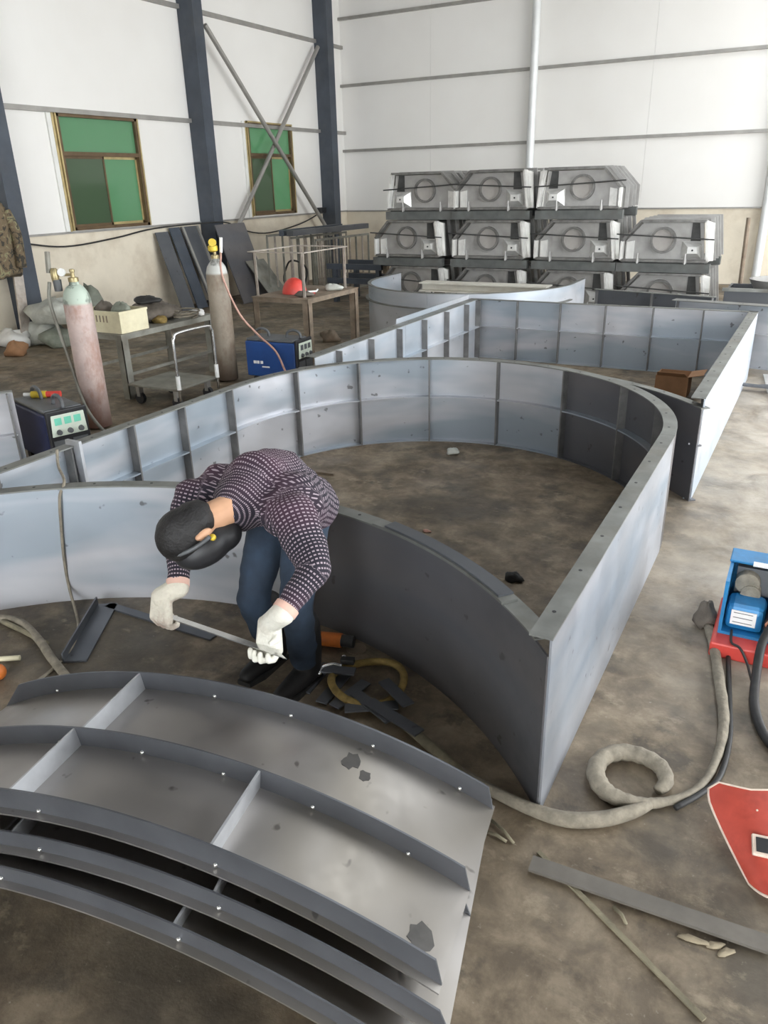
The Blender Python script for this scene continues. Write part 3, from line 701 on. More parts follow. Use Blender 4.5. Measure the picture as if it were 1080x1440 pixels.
# right of the moulds: drums, dark boxes and a leaning bar
o = MB().tube([WY(1043, 402, 13.2), WY(1053, 306, 13.2)], .03, 8)
o = MB().tube([(-.95, 13.3, .02), WY(1053, 306, 13.3)], .032, 8).build('upright_bar', 'rust', smooth='auto'); tag(o, 'thin rusty bar standing upright right of the moulds', 'bar')
bx_ = thing('steel_skip', 'low dark steel skip at the right photo edge behind the casings', 'skip', (-.35, 12.3, 0))
MB().box((-1.05, 11.9, .02), (.9, 11.93, .62)).build('side_panel', 'steel_dark', bx_); MB().box((-1.05, 12.8, .02), (.9, 12.83, .62)).build('side_panel', 'steel_dark', bx_)
MB().box((-1.05, 11.93, .02), (-1.02, 12.8, .62)).build('end_panel', 'steel_dark', bx_); MB().box((-1.08, 11.87, .62), (.9, 11.96, .66)).build('rim', 'flange', bx_)
MB().box((-1.02, 11.93, .02), (.9, 12.8, .05)).build('bottom_plate', 'steel_dark', bx_)
dr = thing('round_lid', 'pale round lid resting in the dark skip at the right edge', 'lid', (-.35, 12.38, .05))
MB().lathe((-.35, 12.38, .05), [(.30, 0), (.36, .55), (.42, .66), (.44, .70), (.40, .70), (.33, .60)], 28).build('dish', 'mould', dr, smooth='auto'); MB().lathe((-.35, 12.38, .60), [(.05, 0), (.05, .12), (.08, .14)], 12).build('knob', 'mould_dark', dr, smooth='auto')
# pale sheets on the floor right of the rectangular casing
for k, (p, sz, rz, lab) in enumerate((((.22, 9.0), (.46, .62), .12, 'pale steel sheet lying lowest right of the rectangular casing'), ((.28, 9.15), (.40, .45), -.06, 'pale steel sheet lying on top of another, right of the rectangular casing'))):
    m = MB().box((p[0]-sz[0], p[1]-sz[1], .002+.024*k), (p[0]+sz[0], p[1]+sz[1], .02+.024*k)); o = m.build('steel_sheet', 'mould_light'); o.rotation_euler.z = rz; tag(o, lab, 'steel sheet')
for k, (px, py, lab) in enumerate(((1072, 512, 'dark notched offcut on the pale sheets at the right edge, farther one'), (1068, 545, 'dark notched offcut on the pale sheets at the right edge, nearer one'))):
    g = G(px, py, .05); m = MB(); m.prism([g+Vector((-.22, 0, 0)), g+Vector((.25, -.05, 0)), g+Vector((.3, .06, 0)), g+Vector((.05, .09, 0)), g+Vector((-.02, .05, 0)), g+Vector((-.18, .08, 0))], (0, 0, .02)); tag(m.build('offcut', 'steel_dark'), lab, 'offcut')
# cardboard carton inside the rectangular casing
cb = thing('cardboard_box', 'small open brown cardboard box inside the rectangular casing', 'box', (-1.10, 8.35, 0))
for lo, hi in (((-1.25, 8.2, 0), (-.95, 8.21, .22)), ((-1.25, 8.5, 0), (-.95, 8.51, .22)), ((-1.26, 8.2, 0), (-1.25, 8.51, .22)), ((-.95, 8.2, 0), (-.94, 8.51, .22))): MB().box(lo, hi).build('side', 'cardboard', cb)
MB().prism([(-1.25, 8.2, .22), (-.95, 8.2, .22), (-.97, 8.08, .28), (-1.23, 8.08, .28)], (0, .004, .004)).build('flap', 'cardboard', cb); MB().prism([(-.94, 8.2, .22), (-.94, 8.5, .22), (-.80, 8.5, .25), (-.80, 8.2, .25)], (0, 0, .005)).build('flap', 'cardboard', cb)

# ================================================================== LEFT SIDE: GAS CYLINDERS, BENCHES, WELDERS
def gas_cylinder(loc, label, mat, hb, r=.124):
    c = thing('gas_cylinder', label, 'gas cylinder', loc); x, y = loc[0], loc[1]
    o = MB().lathe((x, y, 0), [(.08, 0), (r, .02), (r, hb-.20), (r*.97, hb-.15), (r*.84, hb-.09), (r*.60, hb-.045), (.045, hb-.025), (.040, hb)], 28); o.build('body', mat, c, smooth='auto')
    MB().lathe((x, y, hb), [(.046, 0), (.046, .035), (.03, .04)], 16).build('neck_ring', 'brass', c, smooth='auto')
    v = MB().lathe((x, y, hb+.03), [(.018, 0), (.018, .05), (.024, .055), (.024, .075), (.012, .08)], 12).build('valve', 'brass', c, smooth='auto')
    return c
g1 = Vector((-5.86, 4.97, 0)); c1 = gas_cylinder(g1, 'worn pink and white gas cylinder left of the steel bench', 'cyl_pink', 1.36)
tv = Vector((_R.x, _R.y, 0)).normalized()       # bench row faces the gangway
MB().tube([g1+Vector((0, 0, 1.42)), g1-tv*.16+Vector((0, 0, 1.42))], .012, 8).build('outlet_pipe', 'brass', c1)
rg = MB().lathe(g1-tv*.16+Vector((0, 0, 1.36)), [(.03, 0), (.035, .03), (.035, .10), (.02, .12)], 14).build('regulator', 'brass', c1, smooth='auto')
MB().lathe(g1-tv*.09+Vector((0, 0, 1.44)), [(.035, 0), (.035, .025)], 14, (.4, -.8, .2)).build('gauge', 'white', rg)
MB().lathe(g1-tv*.15+Vector((0, 0, 1.28)), [(.035, 0), (.038, .10)], 12).build('heater', 'dgrey', c1, smooth='auto')
MB().tube([g1-tv*.21+Vector((0, 0, 1.44)), g1-tv*.19+Vector((0, 0, 1.62))], .022, 8).build('flow_tube', 'table', c1)
hs = smooth_path([g1-tv*.22+Vector((0, 0, 1.36)), g1-tv*.25+Vector((0, 0, 1.2)), g1-tv*.22+Vector((0, 0, .95)), g1-tv*.17+Vector((0, 0, .65)), g1-tv*.10+Vector((.12, -.1, .25)), g1+tv*.02+Vector((.2, -.14, .012)), g1+tv*.25+Vector((.2, -.3, .012))], 6)
tag(MB().tube(hs, .016, 7).build('gas_hose', 'table', smooth=True), 'grey gas hose hanging from the pink and white cylinder', 'hose')
g2 = Vector((-5.93, 7.02, 0)); c2 = gas_cylinder(g2, 'grey brown gas cylinder with a yellow regulator, behind the blue welding machine', 'cyl_grey', 1.38)
MB().lathe(g2+Vector((-.02, -.0, 1.45)), [(.035, 0), (.055, .015), (.055, .06), (.035, .075)], 14).build('regulator', 'yellow', c2, smooth='auto')
MB().lathe(g2+Vector((.02, -.04, 1.55)), [(.042, 0), (.042, .03)], 14, (.4, -.8, .15)).build('gauge', 'yellow', c2); MB().tube([g2+tv*.07+Vector((0, 0, 1.44)), g2+tv*.085+Vector((0, 0, 1.60))], .018, 8).build('flow_tube', 'white', c2)
hs = smooth_path([g2+tv*.08+Vector((0, -.02, 1.44)), g2+tv*.10+Vector((.03, -.1, 1.2)), g2+tv*.24+Vector((.08, -.15, .8)), g2+tv*.42+Vector((.10, -.16, .56)), g2+tv*.58+Vector((.24, -.30, .40)), g2+tv*.66+Vector((.34, -.38, .15)), g2+tv*.78+Vector((.36, -.38, .012))], 6)
tag(MB().tube(hs, .012, 7).build('gas_hose', 'pink_hose', smooth=True), 'faded pink gas hose running down from the yellow regulator', 'hose')

def bench(name, label, x0, x1, y0, y1, z, mat, legw=.09, rails=(.25,)):
    c = thing(name, label, 'table', ((x0+x1)/2, (y0+y1)/2, 0))
    MB().box((x0, y0, z-.012), (x1, y1, z)).build('table_top', mat, c)
    m = MB()
    for lo, hi in (((x0+.01, y0+.01), (x1-.01, y0+.05)), ((x0+.01, y1-.05), (x1-.01, y1-.01)), ((x0+.01, y0+.05), (x0+.05, y1-.05)), ((x1-.05, y0+.05), (x1-.01, y1-.05))): m.box((lo[0], lo[1], z-.06), (hi[0], hi[1], z-.012))
    m.build('apron_frame', mat, c)
    for x in (x0+.01, x1-.01-legw):
        for y in (y0+.01, y1-.01-legw):
            l = MB(); l.box((x, y, 0), (x+legw, y+.008, z-.06)); l.box((x if x < (x0+x1)/2 else x+legw-.008, y, 0), ((x if x < (x0+x1)/2 else x+legw-.008)+.008, y+legw, z-.06)); l.build('leg', mat, c)
    for zz in rails:
        MB().box((x1-.05, y0+.05, zz), (x1-.02, y1-.05, zz+.03)).build('stretcher', mat, c); MB().box((x0+.02, y0+.05, zz), (x0+.05, y1-.05, zz+.03)).build('stretcher', mat, c)
    return c
bench('workbench', 'grey green steel bench carrying the cream basket and rags', -7.10, -6.33, 5.85, 7.38, .70, 'table')
T2 = bench('workbench', 'steel bench under an open angle frame and a red welding helmet', -6.38, -5.50, 8.18, 9.45, .80, 'rust', rails=())
# open angle-iron frame on bench two
fr = thing('welded_stand', 'open welded stand of angle steel standing on the bench, around the red helmet', 'frame', (-6.0, 8.9, .80))
fx0, fx1, fy0, fy1, fz = -6.45, -5.62, 8.30, 9.35, 1.34
def ang_bar(m, p, q): m.bar(p, q, .045, .012); m.bar(p, q, .012, .045)
for x, y in ((fx0+.1, fy0), (fx1, fy0+.0), (fx1-.03, fy1), (fx0+.1, fy1)):
    m = MB(); m.box((x-.022, y-.022, .801), (x-.014, y+.022, fz)); m.box((x-.022, y-.022, .801), (x+.022, y-.014, fz)); m.build('post', 'pale_angle', fr)
for p, q in (((fx0, fy0, fz), (fx1, fy0, fz)), ((fx1, fy0, fz), (fx1, fy1, fz)), ((fx0, fy1, fz), (fx1, fy1, fz)), ((fx0, fy0, fz), (fx0, fy1, fz))):
    m = MB(); m.bar(p, q, .05, .012); m.build('top_bar', 'pale_angle', fr)
# ladder-like frames leaning by the wall behind the bench
for k in range(3):
    xo = -9.55+.42*k; yb = 12.9+.22*k
    lf = thing('barred_frame', ('barred steel frame standing nearest the wall behind the bench', 'middle of the three barred steel frames behind the bench', 'barred steel frame standing nearest the bench with the red helmet')[k], 'frame', (xo, yb+.9, 0), 'barred frames behind the bench')
    hgt = 1.22-.05*k
    for z in (.08, hgt): m = MB(); m.bar((xo, yb, z), (xo+.12, yb+1.9, z), .04, .04); m.build('rail', 'table', lf)
    for j in range(9):
        t = j/8; m = MB(); m.bar((xo+.12*t, yb+1.9*t, .0 if j in (0, 8) else .1), (xo+.12*t, yb+1.9*t, hgt-.02), .03, .03, up=(1, 0, 0)); m.build('upright', 'pale_angle' if (j+k) % 2 else 'table', lf)
o = MB(); o.bar((-9.0, 12.9, 1.27), (-8.85, 15.6, 1.27), .16, .10); tag(o.build('channel_bar', 'steel_dark'), 'dark steel channel lying across the barred frames', 'bar')
o = MB(); o.bar((-9.2, 12.9, 1.275), (-9.25, 15.2, 1.275), .10, .11); tag(o.build('channel_bar', 'column'), 'darker second channel lying across the barred frames nearer the wall', 'bar')
# red welding helmet on bench two
def dome(c, rx, ry, rz, n=18, m=8, cut=.5): 
    b = MB(); vs = []; fs = []
    for i in range(m+1):
        ph = math.pi*.5*i/m*2*cut
        for k in range(n):
            an = 2*math.pi*k/n; vs.append((c[0]+rx*math.sin(ph)*math.cos(an), c[1]+ry*math.sin(ph)*math.sin(an), c[2]+rz*math.cos(ph)))
    for i in range(m):
        for k in range(n): k2 = (k+1) % n; fs.append((i*n+k, (i+1)*n+k, (i+1)*n+k2, i*n+k2))
    fs.append(tuple(m*n+k for k in range(n))); return b.add(vs, fs)
hm = thing('safety_helmet', 'bright red safety helmet lying on the steel bench', 'helmet', (-6.0, 8.62, .801))
dome((-6.0, 8.62, .802), .17, .15, .20).build('shell', 'red', hm, smooth='auto')
MB().prism([(-5.88, 8.50, .803), (-5.72, 8.52, .803), (-5.68, 8.62, .803), (-5.74, 8.72, .803), (-5.88, 8.74, .803)], (0, 0, .02)).build('brim', 'red', hm, bevel=.005)
MB().tube([(-5.74, 8.49, .845), (-5.66, 8.62, .84), (-5.72, 8.75, .845)], .012, 6).build('visor_strip', 'white', hm)
def lump(name, label, cat, c, r, mat, seed, n=16, m=9, flat=.0):
    rr = random.Random(seed); b = MB(); vs = []; fs = []; ph_ = [rr.random()*6 for _ in range(6)]
    for i in range(m+1):
        ph = math.pi*i/m
        for k in range(n):
            an = 2*math.pi*k/n; d = Vector((math.sin(ph)*math.cos(an), math.sin(ph)*math.sin(an), math.cos(ph)))
            s_ = 1+.16*math.sin(3*an+ph_[0]+2*d.z)+.12*math.sin(5*an+ph_[1]-3*d.z)*math.sin(ph)+.10*math.sin(4*ph+ph_[2]+an)
            z = d.z*r[2]*s_; z = max(z, -r[2]*.62)
            vs.append((c[0]+d.x*r[0]*s_, c[1]+d.y*r[1]*s_, c[2]+r[2]*.62+z))
    for i in range(m):
        for k in range(n): k2 = (k+1) % n; fs.append((i*n+k, (i+1)*n+k, (i+1)*n+k2, i*n+k2))
    o = b.add(vs, fs).build(name, mat, smooth=True); tag(o, label, cat); return o
lump('work_glove', 'grey work glove on the bench beside the red helmet', 'glove', (-5.66, 9.05, .802), (.13, .08, .05), 'bag', 3)
lump('cutting_disc_rag', 'dark rag on the bench corner right of the red helmet', 'rag', (-5.70, 8.40, .802), (.12, .09, .04), 'rag', 4)
# clutter of bench one
bk = thing('plastic_basket', 'cream slotted plastic basket on the corner of the steel bench', 'basket', (-6.62, 6.08, .70))
bx0, bx1, by0, by1, bz0, bz1 = -6.98, -6.36, 5.90, 6.30, .702, .93
MB().box((bx0, by0, bz0), (bx1, by1, bz0+.01)).build('bottom', 'cream', bk)
for lo, hi in (((bx0, by0), (bx1, by0+.012)), ((bx0, by1-.012), (bx1, by1)), ((bx0, by0+.012), (bx0+.012, by1-.012)), ((bx1-.012, by0+.012), (bx1, by1-.012))):
    MB().box((lo[0], lo[1], bz0+.01), (hi[0], hi[1], bz1)).build('side_wall', 'cream', bk)
MB().box((bx0-.012, by0-.014, bz1-.02), (bx1+.012, by0, bz1)).build('rim', 'cream', bk); MB().box((bx1, by0, bz1-.02), (bx1+.014, by1, bz1)).build('rim', 'cream', bk)
for k in range(7): MB().box((bx0+.12+.05*k, by0-.002, bz0+.11), (bx0+.135+.05*k, by0+.001, bz0+.18)).build('slot', 'rust', bk)
for k, (x, y, r, mt, lab, cat) in enumerate(((-6.84, 6.14, .085, 'rag', 'dark rag bundle poking out of the cream basket at its left', 'rag'), (-6.55, 6.12, .085, 'bag_green', 'grey green rag bundle poking out of the cream basket', 'rag'))):
    lump('rag_bundle', lab, cat, (x, y, .85), (r*1.4, r, r), mt, 20+k)
lump('jacket_heap', 'dark heap of work jackets on the bench right of the basket', 'clothes', (-6.72, 6.75, .702), (.26, .30, .13), 'rag', 31)
lump('folded_glove', 'dark folded glove on top of the heap of jackets', 'glove', (-6.76, 6.72, .895), (.16, .13, .05), 'rubber', 32)
lump('yellow_cloth', 'small yellowish cloth on the bench beside the jackets', 'cloth', (-6.50, 6.62, .702), (.09, .08, .045), 'yellow_wrap', 33)
lump('paper_scrap', 'crumpled white paper on the far end of the bench', 'paper', (-6.48, 7.22, .702), (.11, .09, .04), 'bag_white', 34)
cw = smooth_path([(-6.40+.09*math.cos(a)*(1+.04*k), 6.95+.16*math.sin(a), .715+.004*k) for k, a in enumerate([i*.7 for i in range(26)])], 3)
tag(MB().tube(cw, .010, 6).build('cable_coil', 'khaki', smooth=True), 'loosely coiled grey cable on the bench beside the jackets', 'cable')
# sacks and foam on the floor by the wall
for k, (px, py, r, mt, lab, cat) in enumerate(((22, 486, (.34, .22, .14), 'bag_white', 'white foam sheet crumpled at the foot of the column', 'foam sheet'),
     (68, 482, (.30, .26, .20), 'bag', 'pale plastic sack on the floor, lower one of the heap by the wall', 'sack'), (85, 486, (.30, .24, .16), 'bag_green', 'dark grey green sack in front of the heap by the wall', 'sack'),
     (25, 500, (.16, .14, .12), 'cardboard', 'crushed brown carton at the foot of the column', 'carton'))):
    lump('sack' if 'sack' in cat else cat.replace(' ', '_'), lab, cat, G(px, py), r, mt, 50+k)
sk = G(70, 480); lump('sack', 'pale plastic sack on top of the heap by the wall', 'sack', sk+Vector((.42, -.08, .33)), (.46, .36, .20), 'bag', 61)
lump('sack', 'grey green sack behind the heap, against the cream wall', 'sack', sk+Vector((-.02, .85, .0)), (.28, .28, .42), 'bag_green', 62)
# board leaning by the first column
o = MB(); o.bar((-10.22, 7.62, .01), (-10.36, 7.80, 1.0), .16, .03, up=(1, 0, 0)); tag(o.build('leaning_board', 'pale_angle'), 'pale narrow board leaning against the column under the jacket', 'board')
# camouflage jacket on the first column
def jacket():
    c = Vector((-10.24, 7.50, 0)); m = MB(); vs = []; fs = []; n = 22; rows = [(2.02, .07, .05), (1.96, .20, .09), (1.80, .26, .12), (1.55, .27, .13), (1.30, .29, .14), (1.06, .32, .15), (1.01, .31, .14)]
    for z, ry, rx in rows:
        for k in range(n):
            an = 2*math.pi*k/n; s_ = 1+.10*math.sin(5*an+z*3)+.05*math.sin(9*an)
            vs.append((c.x+rx*math.cos(an)*s_, c.y+ry*math.sin(an)*s_-.05*(2.0-z), z+.03*math.sin(3*an)))
    for i in range(len(rows)-1):
        for k in range(n): k2 = (k+1) % n; fs.append((i*n+k, i*n+k2, (i+1)*n+k2, (i+1)*n+k))
    fs += [tuple(range(n-1, -1, -1)), tuple((len(rows)-1)*n+k for k in range(n))]
    t = thing('camouflage_jacket', 'brown camouflage jacket hanging on the column at the left photo edge', 'jacket', (-10.24, 7.50, 1.0))
    m.add(vs, fs).build('body', 'camo', t, smooth=True)
    for s_, dy in ((1, .16), (-1, -.26)):
        MB().tube(smooth_path([(-10.18, 7.50+s_*.17, 1.88), (-10.10, 7.50+s_*.21, 1.6), (-10.08, 7.46+s_*.23, 1.3), (-10.08, 7.44+s_*.24, 1.12)], 5), .07, 10, rs=None).build('sleeve', 'camo', t, smooth=True)
jacket()
# dark plates leaning against the left wall
def lean(y0, y1, ztop, xb, mat, label, th=.02, frame=False, xt=X0+.06):
    t = thing('leaning_sheet', label, 'steel plate', (xb, (y0+y1)/2, 0), 'dark plates leaning on the left wall')
    MB().prism([(xb, y0, .0), (xb, y1, .0), (xt, y1, ztop), (xt, y0, ztop)], (th, 0, th*.4)).build('plate', mat, t)
    if frame:
        for y in (y0, y1-.05): MB().prism([(xb+th, y, .0), (xb+th, y+.05, .0), (xt+th, y+.05, ztop), (xt+th, y, ztop)], (.03, 0, .012)).build('edge_strip', 'girt', t)
lean(11.05, 11.38, 1.38, -10.25, 'steel_dark', 'narrow dark plate leaning leftmost on the wall below the first window', frame=False)
lean(11.42, 11.70, 1.44, -10.2, 'column', 'narrow blue black plate leaning second from the left below the window')
lean(11.74, 12.20, 1.44, -10.12, 'steel_dark', 'grey plate with pale edge strips leaning left of the middle column', frame=True)
lean(12.24, 13.15, 1.45, -9.75, 'steel_brown', 'broad brown plate leaning in front of the middle column', frame=False, xt=X0+.46)
lean(12.72, 13.3, .75, -9.35, 'table', 'short green grey plate leaning at the foot of the broad brown one', xt=-9.99)
hs = [(-9.35+.28*math.cos(a), 13.5+.05*math.sin(a*3), .42+.30*math.sin(a)) for a in [i*.5 for i in range(30)]]
tag(MB().tube(smooth_path(hs, 2), .018, 6).build('hose_coil', 'rubber', smooth=True), 'black rubber hose coil hanging between the leaning plates and the barred frames', 'hose')
# platform trolley
tr = thing('platform_trolley', 'small platform trolley with a chromed loop handle, in front of the bench', 'trolley', (-5.80, 6.05, 0))
MB().box((-6.20, 5.72, .20), (-5.52, 6.36, .225)).build('platform', 'table', tr, bevel=.006)
hb = [(-5.50, 5.74, .10), (-5.50, 5.74, .66), (-5.50, 5.76, .74), (-5.50, 5.82, .78), (-5.50, 6.26, .78), (-5.50, 6.32, .74), (-5.50, 6.34, .66), (-5.50, 6.34, .10)]
MB().tube(smooth_path(hb, 4), .014, 8).build('handle', 'bright', tr, smooth=True)
for y in (5.74, 6.34): MB().lathe((-5.50, y, .22), [(.022, 0), (.022, .14)], 10).build('handle_socket', 'white', tr, smooth='auto')
for x in (-6.12, -5.60):
    for y in (5.80, 6.28):
        wq = MB().lathe((x-.0, y-.02, .06), [(.06, 0), (.06, .04)], 14, (0, 1, 0)).build('wheel', 'black', tr, smooth='auto')
        MB().box((x-.02, y-.03, .08), (x+.02, y+.03, .20)).build('fork', 'girt', wq)
# welding machines
def welder(loc, rz, label, body_mat, mint, lettering):
    c = thing('welding_machine', label, 'welding machine', loc); c.rotation_euler.z = rz; c.scale = (1.12, 1.12, 1.15)
    L, Wd, Hh = .62, .30, .42                     # long axis local x, front panel at +x
    MB().box((-L/2, -Wd/2, .07), (L/2-.03, Wd/2, Hh)).build('case', body_mat, c, 'local', bevel=.012)
    MB().box((-L/2+.01, -Wd/2+.01, Hh), (L/2-.05, Wd/2-.01, Hh+.03)).build('top_cover', 'dgrey', c, 'local', bevel=.012)
    fp = MB(); fp.prism([(L/2-.028, -Wd/2, .07), (L/2-.028, Wd/2, .07), (L/2-.028, Wd/2, Hh+.03), (L/2-.028, -Wd/2, Hh+.03)], (.03, 0, 0)); f = fp.build('front_frame', 'black', c, 'local', bevel=.01)
    MB().prism([(L/2+.003, -Wd/2+.02, .27), (L/2+.003, Wd/2-.02, .27), (L/2+.003, Wd/2-.03, .42), (L/2+.003, -Wd/2+.03, .42)], (.012, 0, 0)).build('control_panel', 'paleface', c, 'local', bevel=.006)
    for k in range(3): MB().lathe((L/2+.015, -.08+.08*k, .30), [(.020, 0), (.017, .02)], 12, (1, 0, 0)).build('knob', 'dgrey', c, 'local', smooth='auto')
    for k in range(3): MB().box((L/2+.014, -.10+.07*k, .35), (L/2+.017, -.05+.07*k, .40)).build('display', 'mint' if mint else 'dgrey', c, 'local')
    for y in (-.07, .07): MB().box((L/2+.003, y-.055, .10), (L/2+.008, y+.055, .24)).build('terminal_cover', 'dgrey', c, 'local')
    for x in (-.19, .19):
        MB().tube(smooth_path([(x-.085, 0, Hh+.025), (x-.07, 0, Hh+.08), (x, 0, Hh+.105), (x+.07, 0, Hh+.08), (x+.085, 0, Hh+.025)], 4), .014, 8).build('handle', 'dgrey', c, 'local', smooth=True)
    for x in (-.22, .20):
        for y in (-.13, .11):
            MB().lathe((x, y, .035), [(.035, 0), (.035, .025)], 12, (0, 1, 0)).build('wheel', 'black', c, 'local', smooth='auto'); 
    if lettering:
        for k, (w_, h_) in enumerate(((.035, .028), (.028, .028), (.030, .028))):
            MB().box((-.22+.042*k, -Wd/2-.003, .20), (-.22+.042*k+w_, -Wd/2-.0005, .20+h_)).build('lettering', 'white', c, 'local')
        MB().box((-.12, -Wd/2-.003, .165), (-.03, -Wd/2-.0005, .178)).build('lettering', 'white', c, 'local')
    return c
welder((-5.30, 7.22, 0), R_(3), 'bright blue welding machine with a pale control panel, below the grey brown cylinder', 'blue', False, True)
welder((-5.40, 4.10, 0), R_(-17), 'navy welding machine with a mint display, at the left behind the casing wall', 'navy', True, False)
tc_ = thing('welding_torch', 'yellow and red welding torch lying on the navy welding machine', 'torch', (-5.5, 4.2, .535))
MB().tube([(-5.62, 4.13, .545), (-5.51, 4.19, .545)], .030, 10).build('grip', 'yellow', tc_, smooth='auto'); MB().tube([(-5.51, 4.19, .545), (-5.41, 4.25, .545)], .026, 10).build('sleeve', 'red', tc_, smooth='auto')
MB().tube([(-5.68, 4.10, .545), (-5.62, 4.13, .545)], .016, 8).build('nozzle', 'white', tc_, smooth='auto')
# old torch cap on the floor under bench two
lump('rusty_motor', 'small rusty motor on the floor under the bench with the red helmet', 'motor', G(465, 480), (.14, .11, .10), 'rust', 71)

# ================================================================== RIGHT SIDE AND FLOOR
wf = thing('wire_feeder', 'bright blue wire feeder with open side on a red base, at the right edge', 'wire feeder', (.12, 3.66, 0))
MB().box((-.14, 3.42, .0), (.42, 3.90, .075)).build('base_tray', 'red', wf, bevel=.008)
MB().box((-.12, 3.52, .075), (.40, 3.88, .09)).build('floor_plate', 'cyanblue', wf)
MB().box((-.12, 3.86, .09), (.40, 3.88, .355)).build('rear_panel', 'cyanblue', wf)
MB().box((-.12, 3.52, .09), (-.105, 3.86, .355)).build('end_panel', 'cyanblue', wf)
MB().box((.385, 3.52, .09), (.40, 3.86, .355)).build('end_panel', 'cyanblue', wf)
MB().box((-.125, 3.74, .355), (.405, 3.885, .37)).build('top_panel', 'cyanblue', wf, bevel=.004)
MB().box((-.02, 3.70, .371), (.36, 3.74, .379)).build('top_stripe', 'white', wf)
MB().box((-.10, 3.55, .09), (.07, 3.72, .22)).build('motor_housing', 'cyanblue', wf, bevel=.03)
MB().box((-.075, 3.546, .125), (.035, 3.5495, .20)).build('rating_label', 'white', wf)
for zz in (.19, .165, .14): MB().box((-.065, 3.5445, zz-.003), (.02, 3.5458, zz)).build('label_print', 'dgrey', wf)
MB().lathe((-.03, 3.74, .275), [(.055, 0), (.055, .05), (.03, .055)], 16, (0, -1, 0)).build('drive_roll', 'khaki', wf, smooth='auto'); MB().lathe((-.01, 3.74, .23), [(.045, 0), (.045, .06), (.025, .065)], 16, (0, -1, 0)).build('drive_roll', 'khaki', wf, smooth='auto')
MB().box((-.085, 3.74, .20), (.10, 3.86, .34)).build('gear_plate', 'dgrey', wf); MB().box((.12, 3.72, .22), (.36, 3.80, .33)).build('reel_case', 'black', wf, bevel=.02)
MB().lathe((.20, 3.62, .15), [(.13, 0), (.13, .08)], 24, (0, -1, 0)).build('wire_reel', 'black', wf, smooth='auto')
MB().box((.10, 3.88, .10), (.40, 4.06, .34)).build('rear_box', 'rust', wf)
tp = thing('torch_cable', 'dark torch cable with a copper plug leaving the blue wire feeder', 'cable', (.12, 3.4, 0))
MB().tube([(.16, 3.60, .24), (.10, 3.47, .19)], .030, 12).build('plug', 'copper', tp, smooth='auto')
MB().tube(smooth_path([(.10, 3.47, .19), (.075, 3.40, .13), (.075, 3.26, .035), (.09, 3.05, .02), (.15, 2.86, .02), (.26, 2.76, .02)], 6), .020, 10).build('cable', 'rubber', tp, smooth=True)
tag(MB().tube(smooth_path([(-.06, 3.53, .10), (-.05, 3.44, .085), (-.01, 3.41, .082), (.03, 3.38, .03), (.06, 3.28, .01)], 5), .006, 6).build('control_wire', 'rubber', smooth=True), 'thin black wire drooping over the red base of the feeder', 'wire')
lump('connector', 'brown cable connector at the left end of the blue wire feeder', 'connector', (-.19, 3.70, 0), (.05, .07, .075), 'rag', 81)
# wrapped cable bundle from the feeder, with its coil
cpx = [(992, 868, .024), (1003, 905, .024), (1012, 960, .024), (1018, 1012, .022), (1010, 1060, .017), (988, 1102, .015), (955, 1122, .015), (915, 1130, .020), (880, 1126, .028), (852, 1113, .033), (838, 1090, .035), (845, 1068, .033), (872, 1058, .033), (905, 1064, .032), (930, 1080, .031), (936, 1100, .028), (925, 1112, .020)]
pts_ = smooth_path([(*G(x, y, r)[:2], r) for x, y, r in cpx], 6)
tag(MB().tube(pts_, 0, 10, rs=[p.z*(1+.06*math.sin(i*1.9)) for i, p in enumerate(pts_)]).build('cable_bundle', 'khaki', smooth=True), 'dusty wrapped cable running down from the wire feeder and ending in a thick loop', 'cable bundle')
hp = [(918, 1128, .018), (890, 1141, .025), (845, 1152, .028), (795, 1152, .028), (745, 1137, .024), (700, 1116, .022), (655, 1090, .020), (625, 1068, .016)]
pts_ = smooth_path([(*G(x, y, r)[:2], r) for x, y, r in hp], 6)
tag(MB().tube(pts_, 0, 10, rs=[p.z for p in pts_]).build('cable_bundle', 'khaki', smooth=True), 'thick dusty cable lying in front of the casing corner towards the panel pile', 'cable bundle')
hp2 = [G(1008, 905, .014)+Vector((.05, 0, 0)), G(1026, 985, .014), G(1026, 1040, .014), G(1012, 1092, .014), G(985, 1116, .014), G(950, 1136, .014)]
tag(MB().tube(smooth_path(hp2, 6), .011, 8).build('control_cable', 'rubber', smooth=True), 'thin dark cable beside the wrapped bundle', 'cable')
